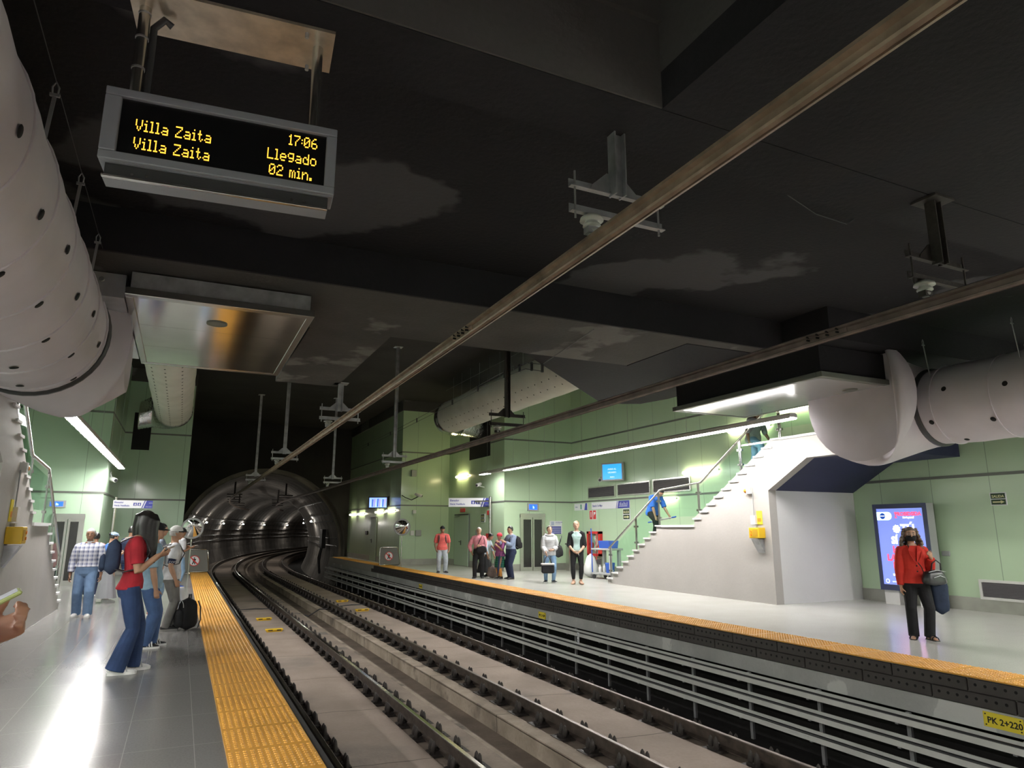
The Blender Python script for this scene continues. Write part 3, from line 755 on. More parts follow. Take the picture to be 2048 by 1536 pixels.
SUP = [(2.57, 3.98, 4.75, m_galv, 'galvanised rail support nearest the camera, above the near track'), (2.57, 14.3, 4.62, m_galv, 'rail support at the end of the concrete long beam'), (2.57, 22.9, ZC, m_galv, 'tall rail support of the near track in front of the tunnel'), (2.57, 32.5, ZC, m_galv, 'farthest tall rail support of the near track'),
       (5.85, 3.62, 4.6, m_clip, 'dark rail support nearest the camera, above the far track'), (5.85, 13.0, ZC, m_clip, 'dark rail support in front of the far perforated duct'), (5.85, 21.7, ZC, m_galv, 'tall rail support in front of the green column wall'), (5.85, 31.9, ZC, m_galv, 'farthest rail support of the far track')]
for x, y, zt, m, lab in SUP:
    zr = (3.70 - .0068 * min(y, 36) if x < 3 else 3.58 - .0050 * min(y, 36)) + .05
    support(lab, x, y, zr, zt, m, m is m_clip)
# pair of tension wires beside the far wall and a loose cable under the slab
WP = [(5.42, 8.5, 4.58), (5.75, 10.8, 4.57), (6.1, 12.2, 4.95), (6.5, 14.34, 5.2), (7.3, 19.7, 5.54), (8.2, 28.6, 5.91), (9.0, 39, 6.26)]
b = M()
b.tube(WP, .008, m_darkp, 5)
b.tube([(p[0], p[1], p[2] - .13) for p in WP[1:]], .008, m_darkp, 5)
for k in range(9):
    f = k * .6; i0 = 1 + int(f); p = V(WP[min(i0, 5)]).lerp(V(WP[min(i0, 5) + 1]), f - int(f)); b.box(p.x - .02, p.x + .02, p.y - .02, p.y + .02, p.z - .15, p.z + .02, m_darkp)
tag(b.build('tension_wires'), 'pair of thin black wires with spacers running towards the column corner', 'wire')
b = M(); b.tube([(5.1, 4.6, 5.1), (5.25, 4.62, 5.0), (5.9, 4.75, 4.93), (6.5, 4.85, 4.98), (6.7, 4.9, 5.1)], .007, m_darkp, 5); tag(b.build('loose_cable'), 'loose black cable sagging below the patched slab', 'cable')

# ---------------------------------------------------------------- tunnel fittings
def tpos(y, ang, dr=0.):
    o, d = path(tcx, y); s_ = V((d.y, -d.x, 0)); a = R(ang); rr = TR - dr
    return o + s_ * rr * math.cos(a) + V((0, 0, TZ + rr * math.sin(a))), (s_ * math.cos(a) + V((0, 0, math.sin(a)))), d
for nm, angs, r_, lab in (('tunnel_cable', (152, 158, 165, 172, 178), .03, 'dark cables running along the left tunnel wall'), ('tunnel_cable', (28, 22, 8, 2, 40), .03, 'dark cables running along the right tunnel wall')):
    b = M()
    for a in angs: b.tube([tpos(y, a, .06)[0] for y in range(43, 140, 3)], r_, m_darkp, 5)
    tag(b.build(nm), lab, 'cable')
TL = ('nearest', 'second', 'third', 'fourth', 'fifth', 'sixth', 'seventh')
def tlamp(y, a, lab):
    p, nrm, d = tpos(y, a, .05); t = thing('tunnel_lamp', lab, 'light', p, 0, 'lit tunnel lamps')
    inn = -nrm
    b = M(); b.tube([inn * .05 - d * .22, inn * .05 + d * .22], .07, m_whitep, 8); b.build('base', None, t)
    b = M(); b.tube([inn * .13 - d * .20, inn * .13 + d * .20], .055, mat('tunnel_lamp_glow', (1, .95, .85), .5, emit=260, ecol=(1, .95, .86)), 8); b.build('diffuser', None, t)
for i, y in enumerate((52, 62.5, 73, 83.5, 94, 105, 117)): tlamp(y, 156, TL[i] + ' lit lamp along the left tunnel wall')
for i, y in enumerate((52, 67)): tlamp(y, 24, TL[i] + ' lit lamp along the right tunnel wall')
b = M(); p, nn, d = tpos(46.5, 8, .34); b.cbox(p, (.25, .9, 1.2), m_darkp, bev=.03)
b.tube([p + V((0, 0, -.5)), p + V((-.1, .2, -1.4)), p + V((-.05, .1, -2.2))], .06, m_darkp, 6); b.tube([p + V((0, .3, -.5)), p + V((-.15, .4, -1.2)), p + V((-.05, .3, -2.2))], .05, m_darkp, 6)
tag(b.build('cable_box'), 'black cable box with hanging cables on the right tunnel wall', 'box')
for k, (dx, y) in enumerate(((-1.5, 47), (1.6, 47), (-1.5, 55), (1.6, 55), (-1.5, 63), (1.6, 63))):
    o, d = path(tcx + dx, y); zt = TZ + math.sqrt(TR ** 2 - dx ** 2) + .02
    t = thing('tunnel_rail_support', ('left', 'right')[k % 2] + ' tunnel rail support, ' + TL[k // 2] + ' from the mouth', 'support', (o.x, o.y, zt), 0, 'rail supports inside the tunnel')
    b = M(); b.box(-.05, .05, -.05, .05, 3.75 - zt, 0, m_clip); b.build('post', None, t)
    b = M(); b.box(-.45, .45, -.03, .03, 3.72 - zt, 3.78 - zt, m_clip); b.box(-.45, .45, -.03, .03, 3.56 - zt, 3.61 - zt, m_clip); b.build('crossbar', None, t)

# ---------------------------------------------------------------- departure board
FONT57 = {
'V': ['10001', '10001', '10001', '10001', '01010', '01010', '00100'], 'i': ['010', '000', '110', '010', '010', '010', '111'],
'l': ['110', '010', '010', '010', '010', '010', '111'], 'a': ['00000', '00000', '01110', '00001', '01111', '10001', '01111'],
'Z': ['11111', '00001', '00010', '00100', '01000', '10000', '11111'], 't': ['0100', '0100', '1110', '0100', '0100', '0101', '0010'],
'1': ['010', '110', '010', '010', '010', '010', '111'], '7': ['11111', '00001', '00010', '00100', '01000', '01000', '01000'], ':': ['0', '0', '1', '0', '1', '0', '0'],
'0': ['01110', '10001', '10011', '10101', '11001', '10001', '01110'], '6': ['00110', '01000', '10000', '11110', '10001', '10001', '01110'],
'L': ['10000', '10000', '10000', '10000', '10000', '10000', '11111'], 'e': ['00000', '00000', '01110', '10001', '11111', '10000', '01110'],
'g': ['00000', '01111', '10001', '10001', '01111', '00001', '01110'], 'd': ['00001', '00001', '01101', '10011', '10001', '10001', '01111'],
'o': ['00000', '00000', '01110', '10001', '10001', '10001', '01110'], '2': ['01110', '10001', '00001', '00110', '01000', '10000', '11111'],
'm': ['00000', '00000', '11010', '10101', '10101', '10101', '10101'], 'n': ['00000', '00000', '10110', '11001', '10001', '10001', '10001'],
'.': ['00', '00', '00', '00', '00', '11', '11'], ' ': ['000'] * 7}
BY = 3.92
t = thing('departure_board', 'hanging departure board with amber dot lettering above the near platform', 'departure board', (.035, BY, 3.755), R(-5))
hw, hh = .615, .215
b = M()
prof = [(-hw, -hh), (hw, -hh), (hw, hh), (-hw, hh)]
b.box(-hw, hw, -.02, .16, -hh, hh, m_frame); 
b.box(-hw, hw, -.05, -.02, .165, hh, m_frame); b.box(-hw, hw, -.05, -.02, -hh, -.165, m_frame); b.box(-hw, -.535, -.05, -.02, -.165, .165, m_frame); b.box(.555, hw, -.05, -.02, -.165, .165, m_frame)
b.build('housing', None, t, .006)
b = M(); b.box(-.535, .555, -.026, -.0195, -.165, .165, m_screen); sc = b.build('screen', None, t)
b = M(); b.box(-hw + .03, hw - .03, .0, .12, -hh - .07, -hh, m_darkp); b.box(-hw + .02, hw - .03, -.012, .012, -hh - .085, -hh - .070, m_steel); b.box(-hw + .02, hw - .03, .012, .13, -hh - .082, -hh - .072, m_frame)
for xx in (-.45, -.38, .38, .45): b.cyl((xx, -.004, -hh - .05), (xx, .002, -hh - .05), .008, m_steel, 8)
b.build('lower_rail', None, t, .004)
def leds(rows):
    b = M()
    for s_, x, z, right in rows:
        px, pz = .0071, .0101
        w = sum(len(FONT57[c][0]) + 1 for c in s_) * px
        cx = x - w if right else x
        for ch in s_:
            g = FONT57[ch]
            for r_ in range(7):
                for q, on in enumerate(g[r_]):
                    if on == '1': b.add([(cx + q * px + .0034 * math.cos(PI * k / 4), -.0275, z - r_ * pz + .0046 * math.sin(PI * k / 4)) for k in range(8)], [tuple(range(8))])
            cx += (len(g[0]) + 1) * px
    return b
b = leds([('Villa Zaita', -.455, .052, False), ('Villa Zaita', -.455, -.058, False), ('17:06', .515, .134, True), ('Llegado', .515, .024, True), ('02 min.', .495, -.074, True)])
b.build('lettering', m_amber, sc)
for xx in (-.50, .475):
    b = M(); b.cyl((xx, .07, hh), (xx, .07, 4.60 - 3.755 - .02), .032, m_steel, 16); b.build('pole', None, t)
b = M(); b.lathe([(.036, 0), (.036, .012)], (-.5, .07, .42), m_wire, 14); b.lathe([(.036, 0), (.036, .01)], (-.5, .07, .62), m_wire, 14); b.lathe([(.036, 0), (.036, .01)], (-.5, .07, .78), m_wire, 14); b.build('hose_clip', None, t)
b = M(); b.tube([(-.46, .10, hh), (-.45, .09, hh + .1), (-.448, .09, hh + .3), (-.45, .09, .72), (-.40, .10, .80), (-.36, .12, .78)], .021, m_darkp, 8); b.build('cable_hose', None, t)
b = M(); b.box(-.575, .565, -.10, .29, .825, .845, mat('stained_steel_plate', (.60, .52, .42), .35, .7, var=.22, vscale=7))
b.build('ceiling_plate', None, t)
b = M()
for xx, yy in ((-.52, -.06), (.40, -.05), (.42, .26), (-.52, .25)): b.cyl((xx, yy, .79), (xx, yy, .825), .012, m_galv, 6)
b.build('bolt', None, t)

# ---------------------------------------------------------------- hanging and wall signs
def board(name, label, mxp, n, w, h, parts, cat='sign', depth=.04, base=m_signw, group=None, blue=.3):
    """flat sign centred at mxp whose face looks along n; parts draws on it in (u right, v up)"""
    n = V(n).normalized(); u = V((0, 0, 1)).cross(n)
    t = thing(name, label, cat, mxp, 0, group)
    fr = Matrix((u, V((0, 0, 1)), n)).transposed().to_4x4()
    b = M(); b.box(-w / 2, w / 2, -h / 2, h / 2, -depth, 0, base, fr); b.build('panel', None, t)
    parts(t, fr, w, h)
    return t
def patch(t, fr, poly, m, name='printed_patch', z=.002):
    b = M(); b.add([fr @ V((p[0], p[1], z)) for p in poly], [tuple(range(len(poly)))], m); return b.build(name, None, t)
def rectp(x0, x1, y0, y1): return [(x0, y0), (x1, y0), (x1, y1), (x0, y1)]
def txt(t, fr, s_, x, y, size, m, align='LEFT', bold=0, name='lettering', z=.003, sx=1.): return text(s_, size, fr @ Matrix.Translation((x, y, z)), m, t, name, .0005, align, bold, sx)
def lift_sign(t, fr, w, h):
    patch(t, fr, [(w * .27, -h / 2), (w / 2, -h / 2), (w / 2, h / 2), (w * .34, h / 2)], m_signb)
    patch(t, fr, [(w * .22, -h / 2), (w * .245, -h / 2), (w * .315, h / 2), (w * .29, h / 2)], m_signb)
    txt(t, fr, 'Elevador', -w * .47, h * .12, h * .30, m_signb, bold=.002); txt(t, fr, 'Hacia Vestíbulo', -w * .47, -h * .28, h * .28, m_signb, bold=.002)
    for k in (0, 1):
        x = w * (.01 + .105 * k); patch(t, fr, rectp(x, x + w * .085, -h * .2, h * .2), m_signb, 'icon')
        b = M(); b.ball(fr @ V((x + w * .045, h * .10, .003)), h * .05, m_signw, 8, (1, .2, 1)); b.build('icon', None, t)
        patch(t, fr, rectp(x + w * .03, x + w * .06, -h * .14, h * .04), m_signw, 'icon', .003)
    txt(t, fr, 'METRO', w * .40, h * .12, h * .16, m_signw)
    txt(t, fr, 'Corredor', w * .33, -h * .34, h * .18, m_signw)
board('lift_sign', 'white and blue lift sign on the near platform, above the heads of the queue', (-1.50, 26.0, 2.40), (.12, -1, 0), 1.15, .25, lift_sign)
b = M(); b.cyl((-2.02, 26.02, 0), (-2.02, 26.02, 2.62), .055, m_steel, 14); b.cyl((-2.02, 26.02, 2.36), (-2.0, 26.02, 2.44), .03, m_steel); tag(b.build('sign_post'), 'steel post carrying the lift sign on the near platform', 'post')
board('lift_sign', 'white and blue lift sign on a steel post beside the far elevator', (10.75, 26.6, 2.68), (-.55, -1, 0), 1.85, .36, lift_sign)
b = M(); b.cyl((11.33, 25.9, 0), (11.33, 25.9, 2.9), .06, m_steel, 14); b.cyl((11.33, 25.95, 2.72), (10.9, 26.5, 2.72), .03, m_steel); tag(b.build('sign_post'), 'steel post carrying the lift sign beside the far elevator', 'post')
def station_sign(t, fr, w, h):
    patch(t, fr, [(w * .20, -h / 2), (w / 2, -h / 2), (w / 2, h / 2), (w * .23, h / 2)], m_signb)
    patch(t, fr, [(w * .165, -h / 2), (w * .18, -h / 2), (w * .21, h / 2), (w * .195, h / 2)], m_signb)
    txt(t, fr, 'Estación 5 de Mayo', -w * .47, -h * .14, h * .42, m_signb, bold=.002, sx=.78)
    for k in range(8): q = w * (.26 + .026 * k); patch(t, fr, rectp(q, q + w * .008, -h * .12, h * (.0 + .22 * (1 + math.sin(k * 1.9)) * .5 + .1)), m_signw, 'logo_stroke', .003)
    patch(t, fr, rectp(w * .24, w * .45, -h * .26, -h * .20), m_signw, 'logo_stroke', .003)
board('station_sign', 'white and blue station name sign on the green wall under the louvres', (14.47, 21.9, 2.48), (-1, 0, 0), 2.55, .27, station_sign)
def gate_sign(t, fr, w, h):
    patch(t, fr, [(w * .28, -h / 2), (w / 2, -h / 2), (w / 2, h / 2), (w * .36, h / 2)], m_signb); txt(t, fr, 'Salida', -w * .42, -h * .1, h * .3, m_signb); patch(t, fr, rectp(-w * .02, w * .08, -h * .35, h * .35), mat('green_icon', (.10, .35, .22), .5), 'icon')
board('exit_direction_sign', 'smaller white and blue exit sign left of the station name', (14.47, 24.0, 2.47), (-1, 0, 0), 1.0, .27, gate_sign)
def exit_sign(t, fr, w, h):
    g = mat('exit_sign_green', (.02, .05, .02), .5); y = mat('exit_sign_cream', (.75, .72, .42), .5)
    patch(t, fr, rectp(-w * .45, w * .45, .02 * h, h * .44), g); patch(t, fr, rectp(-w * .45, w * .45, -h * .44, -h * .04), g)
    txt(t, fr, 'SALIDA', 0, h * .11, h * .28, y, 'CENTER', .002)
    patch(t, fr, [(-w * .36, -h * .29), (w * .14, -h * .29), (w * .14, -h * .37), (w * .38, -h * .235), (w * .14, -h * .11), (w * .14, -h * .19), (-w * .36, -h * .19)], y, 'arrow', .003)
board('exit_sign', 'cream and dark green exit sign on the green wall right of the lit advert', (14.48, 8.17, 2.18), (-1, 0, 0), .30, .25, exit_sign, base=m_signw)
board('exit_sign', 'small dark green exit sign on the wall beside the bent cleaner', (14.48, 20.85, 2.12), (-1, 0, 0), .44, .40, exit_sign, base=m_signw)
board('exit_sign', 'narrow dark exit sign right of the green service door', (11.38, 26.8, 2.05), (-1, 0, 0), .42, .34, exit_sign, base=m_signw)
def fire_sign(t, fr, w, h):
    patch(t, fr, rectp(-w * .46, -w * .05, -h * .46, h * .46), m_red); patch(t, fr, rectp(w * .05, w * .46, -h * .46, h * .46), m_red)
    patch(t, fr, rectp(-w * .30, -w * .20, -h * .25, h * .3), m_signw, 'icon', .003); patch(t, fr, [(w * .15, h * .3), (w * .38, h * .3), (w * .38, h * .1), (w * .2, h * .0), (w * .15, -h * .3)], m_signw, 'icon', .003)
board('fire_sign', 'red fire equipment sign with two white pictograms on the green wall', (14.48, 23.12, 2.14), (-1, 0, 0), .50, .36, fire_sign)
def notice(t, fr, w, h):
    txt(t, fr, 'INFORMACIÓN', -w * .05, h * .36, h * .09, m_signb, bold=.001); txt(t, fr, 'ELEVADOR', -w * .05, h * .25, h * .09, m_signb)
    patch(t, fr, rectp(-w * .40, -w * .15, h * .16, h * .44), mat('pale_blue_print', (.45, .5, .65), .5), 'icon')
    for k in range(4): patch(t, fr, rectp(-w * .42, w * .42, h * (.08 - .15 * k) - h * .11, h * (.08 - .15 * k)), m_signb)
board('notice_board', 'white notice poster with blue lines beside the far elevator', (13.70, 24.68, 1.66), (0, -1, 0), .56, .52, notice, depth=.015)
def blue_disp(t, fr, w, h):
    patch(t, fr, rectp(-w * .36, w * .36, -h * .34, h * .34), mat('blue_display', (.02, .08, .6), .3, emit=1.2, ecol=(.03, .16, 1.)), 'screen')
    patch(t, fr, [(-.02, -h * .2), (.05, -h * .2), (.05, 0), (-.02, h * .2)], mat('blue_display_glyph', (.4, .6, 1), .3, emit=1.3, ecol=(.35, .6, 1.)), 'glyph', .004)
board('elevator_indicator', 'small lit blue indicator above the far elevator door', (12.66, 24.66, 2.46), (0, -1, 0), .50, .30, blue_disp, base=m_greyp)
board('elevator_indicator', 'small lit blue indicator above the near elevator door', (-3.36, 24.06, 2.32), (0, -1, 0), .46, .20, blue_disp, base=m_greyp)
# tv on the far wall, monitor on the column
def tv(t, fr, w, h):
    patch(t, fr, rectp(-w * .44, w * .44, -h * .42, h * .42), mat('cyan_screen', (.02, .25, .6), .3, emit=1.1, ecol=(.02, .36, .85)), 'screen')
    txt(t, fr, 'AVISO AL', 0, h * .10, h * .13, mat('screen_white', (1, 1, 1), .4, emit=1., ecol=(.75, .9, 1)), 'CENTER'); txt(t, fr, 'USUARIO', 0, -h * .08, h * .13, MATS['screen_white'], 'CENTER')
    txt(t, fr, 'metro', 0, -h * .32, h * .11, MATS['screen_white'], 'CENTER')
    b = M(); b.tube([fr @ V((0, 0, -.05)), fr @ V((0, .1, -.35))], .03, m_greyp); b.build('wall_bracket', None, t)
o = board('television', 'cyan wall television above the louvres, tilted towards the platform', (14.12, 21.15, 3.66), (-.9, -.42, 0), .92, .66, tv, 'television', .10, m_greyp)
def cctv(t, fr, w, h):
    sc = patch(t, fr, rectp(-w * .45, w * .45, -h * .42, h * .42), mat('cctv_screen', (.2, .35, .8), .3, emit=1.4, ecol=(.25, .42, 1.)), 'screen')
    for k in range(9):
        x = -w * .4 + w * .09 * k; patch(t, fr, [(x, -h * .35), (x + w * .05, -h * .38), (x + w * (.02 + .05 * (k % 3)), h * (.35 - .1 * (k % 2))), (x + w * .01, h * .3)], mat('cctv_shape_%d' % (k % 3), ((.6, .75, 1), (.05, .10, .5), (.4, .35, .75))[k % 3], .3, emit=1.2, ecol=((.6, .75, 1.), (.03, .08, .5), (.35, .3, .7))[k % 3]), 'screen_shape', .004)
    b = M(); b.tube([fr @ V((.2, .1, -.08)), fr @ V((.48, .1, -.34))], .035, m_darkp); b.cbox(fr @ V((w * .62, .08, -.12)), (.22, .25, .45), m_darkp); b.build('wall_bracket', None, t)
board('monitor', 'lit blue surveillance monitor on the column side by the tunnel', (8.55, 33.2, 2.86), (-.55, -1, 0), .95, .56, cctv, 'monitor', .10, m_darkp)
# ---------------------------------------------------------------- lit advert
t = thing('advert_lightbox', 'lit blue health advert on short legs behind the woman in red', 'advert', (14.12, 10.02, 0))
b = M(); b.box(-.02, .22, -.62, .62, .30, 2.14, m_greyp); b.build('case', None, t, .01)
m_navyf = mat('navy_frame', (.035, .045, .11), .35)
b = M(); b.box(-.05, -.02, -.62, .62, 2.04, 2.14, m_navyf); b.box(-.05, -.02, -.62, .62, .30, .42, m_navyf); b.box(-.05, -.02, .54, .62, .42, 2.04, m_navyf); b.box(-.05, -.02, -.62, -.54, .42, 2.04, m_navyf); b.build('frame', None, t)
m_ad = mat('advert_blue', (.2, .25, .6), .3, emit=1.5, ecol=(.13, .18, .50))
fr = Matrix(((0, -1, 0), (0, 0, 1), (-1, 0, 0))).transposed().to_4x4(); fr.translation = V((-.03, 0, 1.23))
sc = patch(t, fr, rectp(-.54, .54, -.81, .81), m_ad, 'screen', 0)
m_adw = mat('advert_white', (1, 1, 1), .4, emit=1.6, ecol=(.85, .9, 1)); m_adp = mat('advert_pink', (1, .1, .2), .4, emit=1.3, ecol=(1., .08, .2)); m_adc = mat('advert_pale_cyan', (.7, .95, 1), .4, emit=1.5, ecol=(.62, .88, 1)); m_add = mat('advert_royal', (.02, .1, .5), .4, emit=.6, ecol=(.01, .07, .5))
T4 = lambda s_, x, y, sz, m, al='CENTER', bold=.006: txt(sc, fr, s_, x, y, sz, m, al, bold)
pill = [(-.54, .56), (-.27, .56)] + [(-.27 + .09 * math.sin(a), .65 - .09 * math.cos(a)) for a in [PI * k / 8 for k in range(1, 8)]] + [(-.27, .74), (-.54, .74)]
patch(sc, fr, pill, m_adc, 'badge', .003); patch(sc, fr, [(-.40 + .065 * math.cos(2 * PI * k / 20), .65 + .065 * math.sin(2 * PI * k / 20)) for k in range(20)], m_add, 'badge', .005); patch(sc, fr, rectp(-.455, -.345, .643, .660), m_adw, 'badge', .007)
T4('PROBIDSIDA', .20, .655, .105, m_adp); T4('Por ti, por mí', .20, .60, .045, m_adw)
patch(sc, fr, [(-.11, .74), (-.08, .71), (-.05, .74), (-.05, .70), (-.08, .67), (-.055, .60), (-.075, .60), (-.085, .63), (-.095, .60), (-.115, .60), (-.09, .67), (-.11, .70)], m_adp, 'ribbon', .003)
T4('TÚ', .0, .30, .24, m_adw, 'LEFT', .010); T4('SÍ ¡TÚ!', .05, .06, .21, m_adw, bold=.010); T4('HAZTE', .06, -.13, .19, m_adp, bold=.010); T4('LA PRUEBA', .06, -.30, .18, m_adp, bold=.010); T4('DEL VIH', .06, -.46, .18, m_adp, bold=.010)
T4('RECUERDA', .08, -.545, .06, m_adw); T4('EL VIH NO TIENE ROSTRO', .06, -.62, .06, m_adw, bold=.002)
def gear(cx, cy, r): return [(cx + r * (1 if k % 2 else .8) * math.cos(2 * PI * k / 18), cy + r * (1 if k % 2 else .8) * math.sin(2 * PI * k / 18)) for k in range(18)]
patch(sc, fr, gear(-.10, .37, .095), m_adw, 'splash', .003)
patch(sc, fr, [(-.44 + .045 * math.cos(2 * PI * k / 16), -.74 + .045 * math.sin(2 * PI * k / 16)) for k in range(16)], m_adw, 'seal', .003); patch(sc, fr, [(-.44 + .033 * math.cos(2 * PI * k / 16), -.74 + .033 * math.sin(2 * PI * k / 16)) for k in range(16)], m_ad, 'seal', .005)
T4('REPÚBLICA DE PANAMÁ', -.33, -.76, .035, m_adw, 'LEFT', .0); patch(sc, fr, rectp(.12, .125, -.79, -.69), m_adw, 'divider', .003); T4('MINISTERIO', .15, -.75, .04, m_adw, 'LEFT', .0)
for yy in (.40, -.40):
    b = M(); b.box(.0, .20, yy - .17, yy + .17, 0, .30, m_whitep); b.build('leg', None, t)

# ---------------------------------------------------------------- doors, louvres, boxes
def elevator(label, x, y, w, h):
    t = thing('elevator_door', label, 'elevator', (x, y, 0))
    b = M(); b.box(-w / 2 - .02, -w / 2 + .06, -.06, .0, 0, h, m_steel); b.box(w / 2 - .06, w / 2 + .02, -.06, 0, 0, h, m_steel); b.box(-w / 2 - .02, w / 2 + .02, -.07, 0, h - .12, h + .04, m_steel); b.build('frame', None, t)
    for sx in (-1, 1):
        b = M(); x0, x1 = (-w / 2 + .06, -.01) if sx < 0 else (.01, w / 2 - .06)
        b.box(x0, x0 + .06, -.045, -.01, .0, h - .12, m_steel); b.box(x1 - .06, x1, -.045, -.01, 0, h - .12, m_steel); b.box(x0 + .06, x1 - .06, -.045, -.01, 0, .14, m_steel); b.box(x0 + .06, x1 - .06, -.045, -.01, h - .19, h - .12, m_steel); o = b.build('leaf', None, t)
        b = M(); b.box(x0 + .06, x1 - .06, -.032, -.022, .14, h - .19, m_dglass); b.build('leaf_pane', None, o)
    return t
elevator('steel framed elevator door with two dark panes on the far platform', 12.62, 24.68, 1.06, 2.16)
elevator('steel framed elevator door with dark panes behind the man in plaid', -3.02, 24.08, .80, 2.0)
m_doorg = mat('green_door_leaf', (.44, .57, .42), .4)
def sdoor(label, x, y, w, h, n=-1):
    t = thing('service_door', label, 'door', (x, y, 0))
    b = M(); b.box(-.05, -.005, -w / 2, w / 2, .02, h, m_doorg); b.build('leaf', None, t)
    b = M(); b.box(-.035, 0, -w / 2 - .06, -w / 2, 0, h + .06, m_trim); b.box(-.035, 0, w / 2, w / 2 + .06, 0, h + .06, m_trim); b.box(-.035, 0, -w / 2, w / 2, h, h + .06, m_trim); b.build('frame', None, t)
    b = M(); b.cbox((-.06, -w / 2 + .85, 1.0), (.03, .05, .20), m_darkp); b.tube([(-.09, -w / 2 + .85, 1.05), (-.09, -w / 2 + 1.03, 1.05)], .015, m_darkp); b.build('handle', None, t)
    b = M(); b.bar((-.07, -w / 2 + .1, h + .03), (-.07, w / 2 - .1, h + .03), .05, .05, m_darkp); b.tube([(-.08, w / 2 - .1, h - .06), (-.14, 0, h - .04)], .012, m_darkp); b.build('closer', None, t)
sdoor('green service door with a black handle behind the man in pink', 11.4, 29.2, 1.7, 2.2); sdoor('narrow green door in the column side by the tunnel', 9.05, 35.7, 1.2, 2.15)
def louvre(label, y0, y1, z0, z1, slats, x=14.5, m=None):
    t = thing('louvre_vent', label, 'vent', (x, (y0 + y1) / 2, (z0 + z1) / 2)); w = (y1 - y0) / 2; h = (z1 - z0) / 2; fm = m or m_steel
    b = M(); b.box(-.05, 0, -w, w, h - .05, h, fm); b.box(-.05, 0, -w, w, -h, -h + .05, fm); b.box(-.05, 0, -w, -w + .05, -h + .05, h - .05, fm); b.box(-.05, 0, w - .05, w, -h + .05, h - .05, fm); b.build('frame', None, t)
    b = M(); b.box(-.008, -.004, -w + .04, w - .04, -h + .04, h - .04, m_darkp)
    for k in range(slats):
        z = -h + .06 + (2 * h - .12) * (k + .5) / slats; b.loft([[V((-.045, yy, z - .012)), V((-.042, yy, z - .014)), V((-.010, yy, z + .014)), V((-.013, yy, z + .016))] for yy in (-w + .05, w - .05)], mat('louvre_slat', (.20, .19, .20), .5, .3), False)
    b.build('slats', None, t)
louvre('leftmost dark louvre high on the green wall above the station name', 21.5, 23.4, 2.76, 3.22, 10); louvre('middle dark louvre high on the green wall, behind the television', 19.35, 21.35, 2.78, 3.24, 10); louvre('right dark louvre high on the green wall behind the cleaner', 17.25, 19.2, 2.78, 3.26, 10)
louvre('small steel louvre under the fire cabinet', 22.5, 23.3, .24, .52, 6)
louvre('wide pale louvre low on the green wall at the right frame edge', 6.6, 8.75, .24, .62, 9, m=m_frp)
t = thing('fire_cabinet', 'red fire hose cabinet with a clear front on the green wall', 'fire cabinet', (14.5, 22.95, 1.05))
b = M(); w, h = .46, .46
b.box(-.14, 0, -w, w, h - .09, h, m_red); b.box(-.14, 0, -w, w, -h, -h + .09, m_red); b.box(-.14, 0, -w, -w + .12, -h, h, m_red); b.box(-.14, 0, w - .12, w, -h, h, m_red); b.box(-.02, -.01, -w, w, -h, h, m_greyp); b.build('cabinet', None, t)
b = M(); b.box(-.135, -.130, -w + .12, w - .12, -h + .09, h - .09, m_glass); b.build('clear_front', None, t)
b = M(); b.tube([(-.07, -.12 + .2 * math.sin(k * 1.1) * .5, -.28 + .07 * k) for k in range(9)], .05, m_whitep, 8); b.lathe([(.06, -.3), (.06, -.05), (.03, 0)], (-.07, .18, .05), m_red, 12); b.build('hose', None, t)
def small_box(name, label, p, d, m, cat, extra=None):
    t = thing(name, label, cat, p); b = M(); b.cbox((0, 0, 0), d, m, bev=.01); b.build('case', None, t)
    if extra: extra(t)
    return t
def lensd(t): b = M(); b.lathe([(.05, 0), (.045, .03), (.0, .04)], (-.03, 0, 0), m_darkp, 12, (-1, 0, 0)); b.build('lens', None, t)
small_box('loudspeaker', 'square grey loudspeaker high on the green column face', (9.62, 30.94, 4.15), (.24, .12, .30), m_greyp, 'speaker')
small_box('intercom', 'pale intercom box on the column face right of the far mirror', (9.62, 30.95, 1.42), (.18, .08, .22), m_whitep, 'intercom')
small_box('alarm_bell', 'grey round cornered alarm box right of the pale intercom', (9.92, 30.95, 1.42), (.26, .08, .26), m_greyp, 'alarm')
small_box('sensor_box', 'small cream sensor box on the column face above the mirror', (9.70, 30.95, 2.38), (.16, .08, .16), m_whitep, 'sensor')
small_box('alarm_siren', 'red alarm siren high on the green wall beside the steel post', (11.36, 26.1, 2.25), (.10, .22, .18), m_red, 'siren')
small_box('call_point', 'red fire call point on the green wall behind the couple', (11.36, 26.2, 1.32), (.08, .28, .20), m_red, 'call point')
small_box('phone_panel', 'narrow grey intercom panel on the wall beside the service door', (11.37, 27.4, 1.35), (.06, .22, .42), m_greyp, 'intercom')
small_box('exit_lamp', 'small red and green emergency lamp over the service door', (11.37, 29.1, 2.42), (.06, .50, .16), m_red, 'emergency lamp')
small_box('wall_socket', 'small grey socket plate on the green wall right of the red blazer', (14.48, 9.35, 1.10), (.04, .17, .10), m_greyp, 'socket')
small_box('switch_box', 'dark switch box on the column side left of the narrow door', (9.02, 37.2, 1.4), (.06, .4, .2), m_darkp, 'switch')
def camera(label, p, d, arm):
    t = thing('security_camera', label, 'camera', p); d = V(d).normalized()
    b = M(); b.tube([-d * .18, -d * .12, d * .16, d * .17], [.05, .075, .075, .05], m_whitep, 10); b.build('housing', None, t)
    b = M(); b.cyl(d * .165, d * .185, .05, m_darkp, 12); b.build('lens', None, t)
    b = M(); b.tube([(0, 0, -.06)] + arm, .022, m_whitep if len(arm) < 3 else m_darkp, 6); b.build('arm', None, t)
